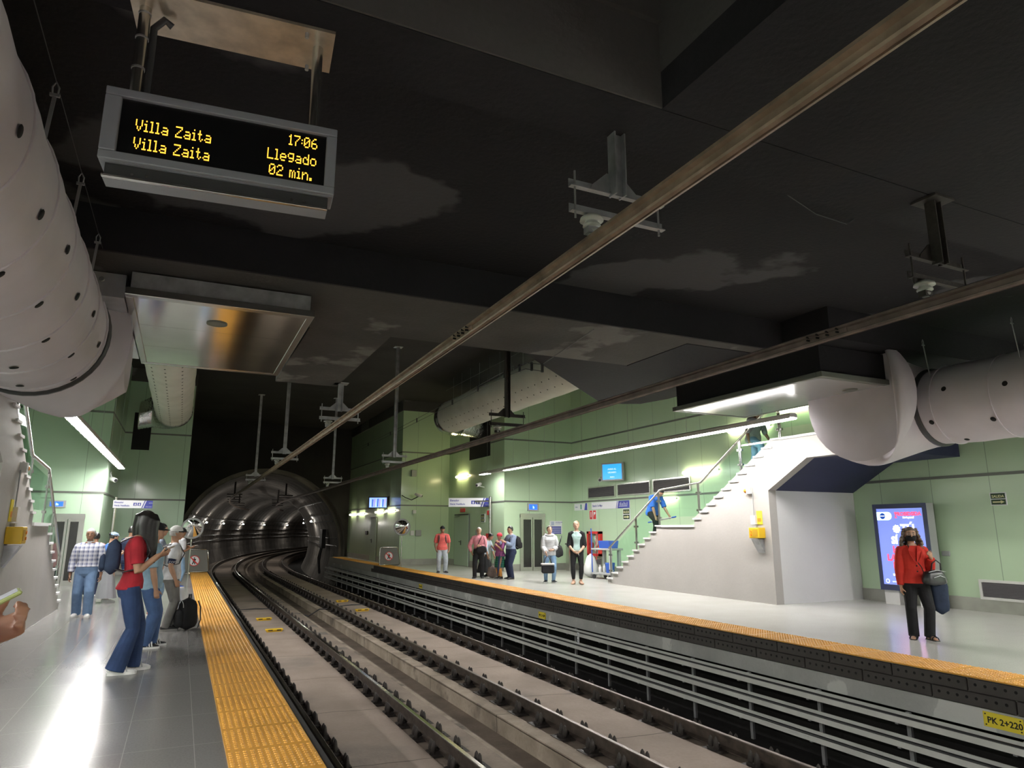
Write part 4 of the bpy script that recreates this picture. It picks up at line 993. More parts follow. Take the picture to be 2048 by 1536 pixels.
camera('white security camera on a curved arm at the green column corner', (9.72, 30.45, 3.12), (.8, -.5, -.25), [(-.3, .1, -.22), (-.55, .3, -.1), (-.62, .55, 0)])
camera('white security camera above the far lift sign', (11.1, 26.6, 3.42), (-.8, -.6, -.25), [(.29, .1, -.1)])
camera('white security camera left of the wall television', (14.2, 22.05, 3.45), (-.7, -.7, -.3), [(.28, .05, .05)])
camera('white security camera under the near light row', (-2.1, 25.3, 3.15), (.5, -.8, -.2), [(-.1, .1, .2), (-.1, .3, .25)])
# emergency phones on both stair walls
def phone(label, x, sg, dy, blab):
    t = thing('emergency_phone', label, 'emergency phone', (x, 11.75 + dy, 1.5))
    q = lambda a: -sg * a
    bx = lambda b, a0, a1, *r_: b.box(min(q(a0), q(a1)), max(q(a0), q(a1)), *r_)
    b = M(); bx(b, 0, .20, -.16, .14, -.10, .13, m_yel); b.build('case', None, t, .012)
    b = M(); bx(b, .20, .206, -.12, .02, -.06, .09, mat('yellow_box_dark', (.55, .32, .02), .5)); b.cyl((q(.2), .07, .05), (q(.215), .07, .05), .022, m_orange, 12); b.cyl((q(.2), .07, -.03), (q(.215), .07, -.03), .022, m_orange, 12); b.build('button_panel', None, t)
    b = M(); b.prism([(0, -.12), (.18 * -sg, -.12), (.16 * -sg, -.16), (0, -.42)], 'y', -.11, .10, m_galv); b.build('bracket', None, t)
    b = M(); bx(b, 0, .012, -.10, .06, .20, .50, m_signy); bx(b, .012, .016, -.07, .03, .26, .34, m_orange); b.build('label_plate', None, t)
    b = M(); bx(b, 0, .07, .05, .19, .20, .40, m_whitep); bx(b, 0, .06, .05, .17, .06, .18, m_greyp); b.build('junction_box', None, t)
    b = M(); b.tube([(q(.02), .13, .4), (q(.02), .13, .92)], .010, m_greyp, 6); b.build('conduit', None, t)
    t = thing('warning_beacon', blab, 'beacon', (x, 11.9 + dy, 2.46))
    b = M(); bx(b, 0, .09, -.02, .10, -.07, .07, m_whitep); b.build('base', None, t)
    b = M(); b.lathe([(.045, 0), (.05, .02), (.05, .06), (.03, .09), (0, .10)], (q(.05), .10, 0), m_orange, 14, (0, 1, 0)); b.build('lens', None, t)
phone('yellow emergency phone on the far stair wall', 11.75, 1, 0, 'orange beacon above the phone on the far stair wall')
phone('yellow emergency phone on the near stair wall beside the hand holding a phone', -2.15, -1, -.1, 'orange beacon above the phone on the near stair wall')
# ---------------------------------------------------------------- platform ends: mirrors and barriers
def mirror(label, p, r, zc, n, pole):
    t = thing('platform_mirror', label, 'mirror', p); n = V(n).normalized(); c = V((0, 0, zc))
    b = M(); b.lathe([(r - r * 0 if k == 0 else r * (1 - k / 8), .16 * r * (1 - (1 - k / 8) ** 2)) for k in range(9)], c, m_mirror, 32, n); b.build('mirror_dome', None, t)
    b = M(); b.lathe([(r * .9, -.05), (r * 1.05, -.03), (r * 1.06, .01), (r * 1.0, .015)], c, m_greyp, 32, n); b.build('rim', None, t)
    b = M(); q = c - n * .08; b.cyl((q.x, q.y, 0), (q.x, q.y, zc), .03, m_steel, 10); b.build('pole', None, t)
    return t
mirror('round convex mirror on a pole at the near platform end', (.37, 27.7, 0), .36, 1.62, (-.05, -1, -.12), 0); mirror('round convex mirror on a pole at the far platform end', (8.62, 29.2, 0), .34, 1.68, (-.32, -1, -.05), 0)
def barrier(label, x0, x1, y, h, slant):
    t = thing('end_barrier', label, 'barrier', ((x0 + x1) / 2, y, 0)); w = (x1 - x0) / 2
    b = M(); b.tube([(-w, 0, .04), (-w, 0, h - .05), (-w + .06, 0, h), (w - .16, 0, h), (w - .10, 0, h - .05), (w, 0, .10), (w - .04, 0, .04), (-w, 0, .04)], .022, m_steel, 8); b.build('tube_frame', None, t)
    b = M(); b.prism([(-w, .05), (-w, h - .03), (w - .14, h - .03), (w - .02, .06)], 'y', -.004, .004, mat('grey_mesh_panel', (.17, .17, .155), .6, .3)); b.build('infill_panel', None, t)
    fr = Matrix(((1, 0, 0), (0, 0, 1), (0, -1, 0))).transposed().to_4x4(); fr.translation = V((-.05, -.006, h * .52))
    circ = lambda r_: [(r_ * math.cos(2 * PI * k / 24), r_ * math.sin(2 * PI * k / 24)) for k in range(24)]
    s_ = patch(t, fr, circ(.19), m_red, 'no_entry_sign', .002); patch(t, fr, circ(.165), m_signw, 'no_entry_sign', .004)
    patch(t, fr, [(-.03, .0), (.03, .0), (.05, -.13), (.015, -.13), (0, -.05), (-.04, -.13), (-.07, -.11), (-.03, -.02)], m_ink, 'walking_figure', .006); patch(t, fr, [(-.05, -.02), (.04, -.02), (.06, .07), (-.04, .07)], m_ink, 'walking_figure', .006); patch(t, fr, [(.0 + .025 * math.cos(k), .10 + .025 * math.sin(k)) for k in range(6)], m_ink, 'walking_figure', .006)
    patch(t, fr, [(-.13, .10), (-.10, .13), (.13, -.10), (.10, -.13)], m_red, 'slash', .008)
barrier('low steel barrier with a no walking sign at the near platform end', .12, 1.08, 28.6, .86, 1); barrier('low steel barrier with a no walking sign at the far platform end', 8.06, 8.98, 30.6, .80, 1)
# ticketing post by the corner and cleaning cart behind the stair foot
b = M(); b.box(-.14, .14, -.12, .12, 0, 1.0, m_steel); b.box(-.16, .16, -.14, .14, 1.0, 1.05, m_darkp); o = b.build('litter_bin'); o.location = (13.9, 23.9, 0); tag(o, 'slim steel litter bin in the corner behind the woman in the black cardigan', 'bin')
t = thing('cleaning_cart', 'blue and grey cleaning cart behind the foot of the far stairs', 'cleaning cart', (12.75, 19.6, 0), R(10))
b = M(); b.box(-.25, .35, -.45, .45, .14, .20, m_greyp); b.box(-.25, .35, -.45, .45, .92, .98, m_greyp); b.box(.2, .3, -.4, -.3, .2, .92, m_greyp); b.box(.2, .3, .3, .4, .2, .92, m_greyp); b.box(-.2, -.12, -.42, -.34, .2, .92, m_greyp); b.build('frame', None, t, .01)
b = M(); b.prism([(-.15, .98), (.2, .98), (.25, 1.22), (-.2, 1.22)], 'y', -.35, .15, m_blue); b.build('tub', None, t); b = M(); b.lathe([(.13, .2), (.16, .5), (.165, .52), (.14, .5)], (.0, -.18, 0), m_blue, 18); b.build('bucket', None, t)
b = M(); b.tube([(-.2, .46, .15), (-.22, .46, 1.62)], .018, m_blue, 8); b.tube([(-.1, .36, .6), (-.05, .4, 1.5)], .012, m_red, 6); b.build('broom_handle', None, t)
for xx in (-.2, .3):
    for yy in (-.38, .38): b = M(); b.cyl((xx - .02, yy, .07), (xx + .02, yy, .07), .07, m_darkp, 12); b.build('wheel', None, t)
b = M(); b.lathe([(.04, .2), (.05, .24), (.05, .38), (.02, .42), (.02, .46)], (.1, .2, 0), m_whitep, 10); b.lathe([(.04, .2), (.05, .24), (.05, .36), (.02, .4), (.02, .44)], (-.05, .25, 0), m_whitep, 10); b.build('spray_bottle', None, t)

# ---------------------------------------------------------------- people
SKIN = dict(tan=mat('skin_tan', (.42, .235, .155), .5, var=.06, vscale=8), brown=mat('skin_brown', (.27, .14, .085), .5, var=.06, vscale=8), light=mat('skin_light', (.58, .36, .26), .5, var=.05, vscale=8))
def cloth(name, col, bump=.35, bs=14, var=.18, vs=7, rough=.85): return mat(name, col, rough, bump=bump, bscale=bs, var=var, vscale=vs, spec=.25)
m_hairb = mat('black_hair', (.010, .009, .009), .38, var=.3, vscale=30); m_hairg = mat('grey_hair', (.42, .41, .40), .6, var=.2, vscale=30); m_hairbr = mat('dark_brown_hair', (.045, .028, .018), .5, var=.3, vscale=25); m_hairc = mat('curly_brown_grey_hair', (.13, .095, .075), .6, var=.5, vscale=14)
m_eye = mat('eye_white', (.45, .41, .38), .4); m_iris = mat('dark_iris', (.015, .010, .008), .2); m_lip = mat('lip', (.36, .13, .11), .5)
m_sole = mat('white_sole', (.75, .75, .73), .6); m_shoeb = mat('black_shoe', (.018, .018, .020), .5); m_shoew = mat('white_shoe', (.70, .70, .69), .6, var=.1, vscale=20)
m_jean = cloth('blue_denim', (.060, .105, .235)); m_jeand = cloth('dark_blue_denim', (.028, .050, .125)); m_jeanl = cloth('light_blue_denim', (.18, .29, .44)); m_grey = cloth('grey_trousers', (.16, .155, .15)); m_blk = cloth('black_cloth', (.013, .013, .015)); m_navyc = cloth('navy_cloth', (.018, .024, .055))

def rebuild(b, name, m, parent, vox, smooth=3, fac=.5):
    """closed overlapping pieces fused into one continuous surface"""
    o = b.build(name, None, parent); o.data.materials.clear(); o.data.materials.append(m)
    md = o.modifiers.new('fuse', 'REMESH'); md.mode = 'VOXEL'; md.voxel_size = vox
    if smooth: ms = o.modifiers.new('relax', 'SMOOTH'); ms.iterations = smooth; ms.factor = fac
    FINISH.append(o); return o

class P:
    """one posed person: joints in metres, local frame x right, y forward, z up, feet on z=0"""
    def __init__(s, label, loc, head, H, skin, arms, feet=((-.06, .02, 6), (.06, -.02, -6)), lean=0, look=(0, 0), bulk=1., fem=False, vox=.011, group=None, sway=0., hipy=0., roll=0.):
        s.t = thing('person', label, 'person', loc, R(head), group); s.H = H; s.vox = vox; s.fem = fem; s.bulk = bulk
        s.lean = R(lean); s.sway = sway
        h = H; s.hipz = .515 * h; s.hip = V((sway * h, hipy * h, s.hipz))
        lev = [-.06, 0, .06, .11, .17, .24, .285, .315, .335, .365]; s.sp = {}
        p = s.hip.copy(); prev = 0
        s.lv = []
        for L in range(-6, 38):
            q = L / 100
            a = s.lean * min(1, max(0, q / .20)); d = V((R(roll) * .5, math.sin(a), math.cos(a))).normalized()
            if q > 0: p = p + d * .01 * h
            s.sp[L] = (p.copy() + (V((0, 0, q * h)) if q < 0 else V((0, 0, 0))), d)
        s.nd = s.sp[37][1]
        lp, ly = R(look[0]), R(look[1])             # look: pitch down, yaw left
        a = s.lean + lp; s.hd = V((0, math.sin(a), math.cos(a))).normalized()
        fwd = V((-math.sin(ly), math.cos(ly) * math.cos(a), -math.sin(a))); s.hf = (fwd - s.hd * fwd.dot(s.hd)).normalized(); s.hr = s.hf.cross(s.hd)
        s.hc = s.sp[36][0] + s.hd * .062 * h + s.hf * .012 * h
        s.skin = SKIN[skin]
        sw = (.098 if fem else .112) * (1 + (bulk - 1) * .6)
        s.sh = []; s.el = []; s.wr = []; s.hdn = []; s.curl = []; s.pn = []
        for i, sgn in enumerate((-1, 1)):
            c, d = s.sp[29]; S_ = c + V((sgn * sw * h * .97, -.004 * h, 0)) - d * .014 * h
            A = arms[i]; eu = V(A[0]).normalized(); wu = V(A[1]).normalized()
            E_ = S_ + eu * .180 * h; W_ = E_ + wu * .150 * h
            s.sh.append(S_); s.el.append(E_); s.wr.append(W_); s.hdn.append(V(A[2]).normalized() if len(A) > 2 and A[2] else wu); s.curl.append(A[3] if len(A) > 3 else 25)
            s.pn.append(V(A[4]).normalized() if len(A) > 4 else V((-sgn, 0, 0)))
        s.an = []; s.kn = []; s.hj = []; s.fd = []; s.fy = []
        for i, sgn in enumerate((-1, 1)):
            f = feet[i]; an = V((f[0] * h, f[1] * h, .048 * h + (f[3] * h if len(f) > 3 else 0))); hj = s.hip + V((sgn * .050 * h, 0, -.01 * h))
            L1, L2 = .240 * h, .232 * h; d = an - hj; D = min(d.length, L1 + L2 - .002); d = d.normalized(); an2 = hj + d * D if d.length and (an - hj).length > L1 + L2 else an
            a = (L1 ** 2 - L2 ** 2 + D * D) / (2 * D); hh = math.sqrt(max(0, L1 * L1 - a * a)); kd = V((math.sin(R(-f[2])), math.cos(R(f[2])), 0)); kd = (kd - d * kd.dot(d)).normalized()
            s.hj.append(hj); s.kn.append(hj + d * a + kd * hh); s.an.append(an2); s.fd.append(V((math.sin(R(-f[2])), math.cos(R(f[2])), (f[4] if len(f) > 4 else 0))).normalized()); s.fy.append(f[2])
        s.body()
    # torso rings: level -> half width, half depth
    TW = [(-.06, .078, .058), (-.03, .094, .068), (0, .100, .070), (.04, .095, .065), (.08, .085, .058), (.11, .081, .056), (.15, .086, .059), (.20, .094, .064), (.24, .098, .065), (.275, .100, .058), (.30, .086, .046), (.32, .055, .036), (.335, .036, .033), (.365, .032, .033)]
    TF = [(-.06, .080, .058), (-.03, .098, .068), (0, .102, .072), (.04, .096, .064), (.08, .080, .054), (.11, .073, .050), (.15, .077, .055), (.20, .086, .066), (.235, .090, .068), (.27, .090, .056), (.30, .076, .042), (.32, .048, .033), (.335, .031, .029), (.365, .028, .029)]
    def torso(s, b, l0, l1, e=0., flare=None, n=22, wide=None):
        T = s.TF if s.fem else s.TW; rings = []
        L = sorted(set([l0, l1] + [t[0] for t in T if l0 < t[0] < l1]))
        for q in L:
            for (qa, wa, da), (qb, wb, db) in zip(T, T[1:]):
                if qa <= q <= qb: f = (q - qa) / (qb - qa); w, d_ = wa + (wb - wa) * f, da + (db - da) * f; break
            else: w, d_ = T[0][1], T[0][2]
            k = s.bulk if q < .27 else 1 + (s.bulk - 1) * .3
            ee = e + (flare * max(0, (.10 - q) / .16) if flare else 0)
            w, d_ = w * k * s.H + ee, d_ * k * s.H * (1.0 + (s.bulk - 1) * .6 if q < .2 else 1) + ee
            c, d = s.sp[max(-6, min(37, round(q * 100)))]; x = V((1, 0, 0)); x = (x - d * x.dot(d)).normalized(); y = d.cross(x)
            oy = {True: -.004, False: .006}[q < .03] * s.H
            rings.append([c + y * oy + x * w * math.copysign(abs(math.cos(t)) ** .9, math.cos(t)) + y * d_ * math.copysign(abs(math.sin(t)) ** .9, math.sin(t)) for t in [2 * PI * k_ / n for k_ in range(n)]])
        b.loft(rings)
    def limb(s, b, pts, rad, n=14, sub=3):
        P_ = []; R_ = []
        for (a, ra), (c, rc) in zip(zip(pts, rad), list(zip(pts, rad))[1:]):
            for k in range(sub): f = k / sub; P_.append(V(a).lerp(V(c), f)); R_.append(ra + (rc - ra) * f)
        P_.append(V(pts[-1])); R_.append(rad[-1]); b.tube(P_, R_, None, n)
    def body(s):
        h = s.H; b = M(); g = 1 + (s.bulk - 1) * .5
        s.torso(b, -.06, .365)
        # head
        rings = []
        for z, w, d_, oy in ((-.066, .016, .020, .026), (-.058, .028, .034, .018), (-.04, .039, .046, .008), (-.015, .045, .054, .001), (.012, .0475, .0595, -.003), (.036, .043, .056, -.006), (.053, .031, .042, -.008), (.064, .015, .02, -.008), (.067, .004, .006, -.008)):
            rings.append([s.hc + s.hd * z * h + s.hf * oy * h + s.hr * w * h * math.cos(t) + s.hf * d_ * h * math.sin(t) for t in [2 * PI * k / 20 for k in range(20)]])
        b.loft(rings)
        q = lambda x, y, z: s.hc + s.hr * x * h + s.hf * y * h + s.hd * z * h
        b.tube([q(0, .050, .014), q(0, .060, -.004), q(0, .064, -.016), q(0, .052, -.022)], [.006 * h, .007 * h, .009 * h, .008 * h], None, 8)
        b.tube([q(0, .048, -.036), q(0, .054, -.040), q(0, .050, -.046)], [.010 * h, .010 * h, .010 * h], None, 8)
        for sx in (-1, 1): b.ball(q(sx * .047, -.008, -.004), .017 * h, None, 8, (.35, .7, 1.1))
        b.tube([s.sp[30][0], s.sp[34][0], s.hc - s.hd * .03 * h - s.hf * .012 * h], [.036 * h, .031 * h, .034 * h] if not s.fem else [.032 * h, .027 * h, .030 * h], None, 14)
        for i, sgn in enumerate((-1, 1)):
            c, d = s.sp[30]
            s.limb(b, [c + V((sgn * .05 * h, 0, 0)), s.sh[i], s.sh[i].lerp(s.el[i], .4), s.el[i], s.el[i].lerp(s.wr[i], .35), s.wr[i]], [.036 * h * g, .034 * h * g, .030 * h * g, .0225 * h * g, .0235 * h * g, .0155 * h])
            b.ball(s.sh[i], .033 * h * g, None, 10)
            s.hand(b, i)
            s.limb(b, [s.hj[i] + V((0, 0, .02 * h)), s.hj[i].lerp(s.kn[i], .35), s.kn[i], s.kn[i].lerp(s.an[i], .3), s.an[i].lerp(s.kn[i], .2), s.an[i]], [.056 * h * g, .052 * h * g, .035 * h * g, .035 * h * g, .022 * h, .021 * h])
            f = s.fd[i]; a = s.an[i]; gz = a.z - .036 * h
            b.tube([a - f * .03 * h + V((0, 0, -.028 * h)), a + f * .01 * h + V((0, 0, -.018 * h)), a + f * .05 * h + V((0, 0, -.030 * h)), a + f * .085 * h + V((0, 0, -.038 * h)), a + f * .102 * h + V((0, 0, -.040 * h))], [.019 * h, .023 * h, .021 * h, .022 * h, .012 * h], None, 10, ref=tuple(V((0, 0, 1)).cross(f)), b=[.018 * h, .027 * h, .016 * h, .010 * h, .007 * h])
        s.skinobj = rebuild(b, 'body', s.skin, s.t, s.vox, 2)
        # face
        for sx in (-1, 1):
            e = M(); e.ball(q(sx * .0185, .0512, .004), .0072 * h, m_eye, 10, (1.15, .7, .48)); e.ball(q(sx * .0185, .0548, .004), .0036 * h, m_iris, 8); e.build('eye', None, s.t)
            e = M(); e.tube([q(sx * .008, .0585, .0165), q(sx * .019, .0575, .0205), q(sx * .030, .0490, .016)], [.0022 * h, .0030 * h, .0016 * h], s.brow if hasattr(s, 'brow') else m_hairbr, 6); e.build('eyebrow', None, s.t)
        e = M(); e.tube([q(-.015, .0485, -.034), q(-.006, .0550, -.0325), q(0, .0560, -.034), q(.006, .0550, -.0325), q(.015, .0485, -.034)], [.001 * h, .0034 * h, .0036 * h, .0034 * h, .001 * h], m_lip, 6); e.build('mouth', None, s.t)
    def hand(s, b, i):
        h = s.H; w = s.wr[i]; d = s.hdn[i]; n = s.pn[i]; n = (n - d * n.dot(d)); n = n.normalized() if n.length > .01 else d.orthogonal().normalized(); u = d.cross(n)
        sgn = (-1, 1)[i]
        th = u if u.dot(V((0, 1, .4))) > 0 else -u      # thumb side
        b.tube([w - d * .004 * h, w + d * .02 * h, w + d * .050 * h, w + d * .058 * h], [.015 * h, .021 * h, .023 * h, .020 * h], None, 12, ref=tuple(u), b=[.012 * h, .012 * h, .010 * h, .008 * h])
        c = R(s.curl[i])
        for k, (o, L) in enumerate(((.0165, .040), (.0055, .046), (-.0055, .043), (-.0165, .034))):
            p = w + d * (.054 - abs(k - 1.2) * .002) * h + th * o * h; dd = d; pts = [p - d * .008 * h, p]
            for j, fr in enumerate((.45, .32, .23)):
                a = c * (.7 + .3 * j) * (j + 1) * (.85 + .1 * k); dd = d * math.cos(a) + n * math.sin(a); p = p + dd * L * fr * h; pts.append(p)
            b.tube(pts, [.0056 * h, .0054 * h, .0050 * h, .0046 * h, .0036 * h], None, 8)
        p = w + d * .016 * h + th * .014 * h; t1 = (th * .8 + d * .7 + n * .35).normalized(); t2 = (th * .3 + d * .8 + n * .6).normalized()
        b.tube([p, p + t1 * .022 * h, p + t1 * .022 * h + t2 * .018 * h, p + t1 * .022 * h + t2 * .030 * h], [.0085 * h, .0068 * h, .0060 * h, .0042 * h], None, 8)
        s.grip = getattr(s, 'grip', [None, None]); s.grip[i] = w + d * .062 * h + n * .018 * h
    # ------------ clothes
    def top(s, m, sleeve=1., hem=-.04, e=.012, flare=.012, neck=.325, name='shirt', sl=.010, collar=None, cuff=None):
        b = M(); s.torso(b, hem, neck, e, flare); h = s.H; g = 1 + (s.bulk - 1) * .5
        for i, sgn in enumerate((-1, 1)):
            c, d = s.sp[29]; up = [(c + V((sgn * .05 * h, 0, .003 * h)), .037 * h * g + sl * .3), (s.sh[i], .0345 * h * g + sl * .5)]
            L = [(s.sh[i].lerp(s.el[i], .4), .033 * h * g + sl), (s.el[i], .0265 * h * g + sl), (s.el[i].lerp(s.wr[i], .35), .0255 * h * g + sl), (s.wr[i], .0185 * h + sl * .8)]
            if sleeve <= 1: end = s.sh[i].lerp(s.el[i], sleeve); L = [x for j, x in enumerate(L) if (j == 0 and sleeve > .45)] + [(end, .031 * h * g + sl * 1.25 if sleeve < .8 else .027 * h * g + sl * 1.2)]
            else: end = s.el[i].lerp(s.wr[i], sleeve - 1); L = L[:2] + ([L[2]] if sleeve > 1.4 else []) + [(end, .020 * h + sl)]
            pp = up + L; s.limb(b, [x[0] for x in pp], [x[1] for x in pp]); b.ball(s.sh[i], .0345 * h * g + sl * .55, None, 10)
            if cuff:
                q = M(); e0 = pp[-1][0]; dd = (pp[-1][0] - pp[-2][0]).normalized(); q.tube([e0 - dd * .035, e0 + dd * .006], [pp[-1][1] * 1.06] * 2, cuff, 14); q.build('sleeve_cuff', None, s.t)
        o = rebuild(b, name, m, s.t, s.vox * .95, 3)
        if collar:
            q = M(); c, d = s.sp[33]; c2 = s.sp[35][0]; q.lathe([(.040 * h, -.02 * h), (.046 * h, -.01 * h), (.042 * h, .012 * h), (.037 * h, .014 * h), (.034 * h, -.01 * h)], c, collar, 18, d); q.build('collar', None, s.t)
        return o
    def trousers(s, m, waist=.085, e=.009, hemr=.034, thigh=.062, knee=.044, length=1.0, name='trousers', belt=None):
        b = M(); h = s.H; g = 1 + (s.bulk - 1) * .5; s.torso(b, -.06, waist, e)
        for i in (0, 1):
            end = s.kn[i].lerp(s.an[i], length) + (V((0, 0, -.022 * h)) if length > .98 else V((0, 0, 0)))
            s.limb(b, [s.hj[i] + V((0, 0, .015 * h)), s.hj[i].lerp(s.kn[i], .35), s.kn[i], s.kn[i].lerp(end, .45), end], [thigh * h * g, (thigh * .93) * h * g, knee * h, max((knee + hemr) / 2, .0405) * h, max(hemr, .0275) * h])
        o = rebuild(b, name, m, s.t, s.vox, 2)
        if belt:
            q = M(); s.torso(q, waist - .022, waist + .004, e + .006); q.build('belt', belt, s.t)
        return o
    def skirt(s, m, hemz, r0, r1, waist=.095, name='skirt'):
        b = M(); n = 40; rings = []; h = s.H
        for k in range(13):
            f = k / 12; z = s.hipz + waist * h + (hemz - s.hipz - waist * h) * f; c = s.hip if f < .3 else s.hip.lerp((s.an[0] + s.an[1]) / 2, (f - .3) / .7)
            w = (.088 + (r0 - .088) * min(1, f * 3.2)) * h + (r1 - r0) * h * max(0, f - .3) / .7
            rings.append([V((c.x + w * (1 + .055 * f * math.sin(9 * t)) * math.cos(t), c.y + w * .74 * (1 + .055 * f * math.sin(9 * t)) * math.sin(t), z)) for t in [2 * PI * j / n for j in range(n)]])
        b.loft(rings); return b.build(name, m, s.t)
    def shoes(s, m, sole=m_sole, stripe=None, e=.006, heel=0., high=False):
        h = s.H
        for i in (0, 1):
            f = s.fd[i]; a = s.an[i]; x = V((0, 0, 1)).cross(f); g0 = a.z - .048 * h
            b = M(); pts = [(-.040, .022, .020, .026), (-.025, .027, .030, .032), (.015, .028, .031, .033), (.05, .029, .023, .025), (.085, .029, .017, .019), (.108, .022, .013, .015), (.118, .010, .008, .011)]
            b.tube([V((a.x, a.y, g0)) + f * p[0] * h + V((0, 0, p[3] * h * .85)) for p in pts], [p[1] * h for p in pts], None, 14, ref=tuple(x), b=[p[2] * h * .9 for p in pts])
            b.tube([a + V((0, 0, -.02 * h)) - f * .006 * h, a + V((0, 0, .006 * h if not high else .04 * h)) - f * .006 * h], [.030 * h, .028 * h], None, 14)
            o = rebuild(b, 'shoe', m, s.t, s.vox * .7, 2)
            if sole:
                q = M(); ol = []
                for tt, w in ((-.045, .010), (-.040, .022), (-.02, .029), (.02, .029), (.06, .031), (.09, .030), (.112, .021), (.121, .008)): ol.append((tt, w))
                poly = [(t_, w_) for t_, w_ in ol] + [(t_, -w_) for t_, w_ in ol[::-1]]
                c0 = V((a.x, a.y, g0)); q.loft([[c0 + f * p[0] * h + x * p[1] * h + V((0, 0, zz)) for p in poly] for zz in (.000, .016 * h)], sole, False); q.build('sole', None, o)
            if stripe:
                q = M()
                for k in range(3): q.bar(V((a.x, a.y, g0)) + f * (.03 + .018 * k) * h + x * .030 * h + V((0, 0, .018 * h)), V((a.x, a.y, g0)) + f * (.022 + .018 * k) * h + x * .018 * h + V((0, 0, .052 * h)), .008 * h, .006, stripe, tuple(x)); q.bar(V((a.x, a.y, g0)) + f * (.03 + .018 * k) * h - x * .030 * h + V((0, 0, .018 * h)), V((a.x, a.y, g0)) + f * (.022 + .018 * k) * h - x * .018 * h + V((0, 0, .052 * h)), .008 * h, .006, stripe, tuple(x))
                q.build('shoe_stripe', None, o)
    def q(s, x, y, z): return s.hc + s.hr * x * s.H + s.hf * y * s.H + s.hd * z * s.H
    def hair(s, m, kind='short'):
        h = s.H; b = M(); rings = []
        lo = {'short': .012, 'cropped': .022, 'bun': .018, 'long': .0, 'curly': .0, 'pony': .015}[kind]
        for z, w, d_, oy in ((-.03, .047, .040, -.022), (-.01, .0505, .050, -.016), (.012, .0525, .058, -.011), (.036, .0485, .0575, -.009), (.055, .037, .046, -.009), (.068, .02, .026, -.009), (.073, .005, .008, -.009)):
            ring = []
            for k in range(22):
                t = 2 * PI * k / 22; yy = d_ * math.sin(t) + oy; fr = math.sin(t)
                if z < .034 and fr > .1: yy = min(yy, .008 - oy * 0 + (z + .03) * .25); 
                ring.append(s.q(w * math.cos(t) * (1 if not (z < .034 and fr > .1) else 1.0), yy, z))
            rings.append(ring)
        b.loft(rings)
        if kind == 'bun': b.ball(s.q(0, -.072, .02), .022 * h, None, 12)
        if kind == 'pony': b.tube([s.q(0, -.062, .01), s.q(0, -.085, -.01), s.q(0, -.085, -.06), s.q(0, -.075, -.10)], [.014 * h, .018 * h, .016 * h, .005 * h], None, 10)
        if kind == 'curly':
            rnd = random.Random(5)
            for k in range(560):
                t = rnd.uniform(-.42, PI + .42); z = rnd.uniform(-.135, .055); ww = .050 + .034 * max(0, min(1, (.04 - z) / .12)) + rnd.uniform(-.010, .008)
                b.ball(s.q(ww * math.cos(t) * 1.05, -.008 - ww * .85 * math.sin(t), z), rnd.uniform(.008, .0135) * h, None, 6)
        o = rebuild(b, 'hair', m, s.t, s.vox * (.85 if kind != 'curly' else .55), 3 if kind != 'curly' else 1); return o
    def cap(s, m, brim=None, back=False):
        b = M(); rings = []
        for z, w, d_ in ((.018, .0545, .0635), (.032, .054, .063), (.048, .046, .055), (.062, .034, .042), (.073, .018, .022), (.077, .003, .003)):
            rings.append([s.q(w * math.cos(2 * PI * k / 24), -.005 + d_ * math.sin(2 * PI * k / 24), z) for k in range(24)])
        b.loft(rings, None); o = b.build('cap', m, s.t)
        sg = -1 if back else 1; b = M(); n = 9
        for zz in (0,):
            top_ = [s.q(.046 * math.cos(PI * k / (n - 1)), -.005 + sg * .052 * math.sin(PI * k / (n - 1)), .021) for k in range(n)]; out = [s.q(.049 * math.cos(PI * k / (n - 1)), sg * (.020 + .083 * math.sin(PI * k / (n - 1)) ** .8), .013 - .006 * abs(math.cos(PI * k / (n - 1)))) for k in range(n)]
            up = [p + s.hd * .004 for p in top_]; uo = [p + s.hd * .004 for p in out]
            b.loft([top_, out, uo, up], None, True, False, False); b.loft([up, top_], None, False, False, False)
        b.build('brim', brim or m, o); return o
    def wrap(s, m, name='headscarf', z0=.005, z1=.075, knot=False):
        b = M(); rings = []
        for z, k_ in ((z0, 1.02), (z0 + .015, 1.06), (.04, 1.0), (.055, .8), (.068, .5), (z1, .1)):
            rings.append([s.q(.053 * k_ * math.cos(t), -.007 + .065 * k_ * math.sin(t), z + (.012 * math.sin(t) if z < .03 else 0)) for t in [2 * PI * k / 22 for k in range(22)]])
        b.loft(rings)
        if knot: b.ball(s.q(.0, -.07, .0), .02 * s.H, None, 8, (1.4, .8, 1))
        return b.build(name, m, s.t)
    def world(s, p): return Matrix.Translation(s.t.location) @ Matrix.Rotation(s.t.rotation_euler.z, 4, 'Z') @ V(p)

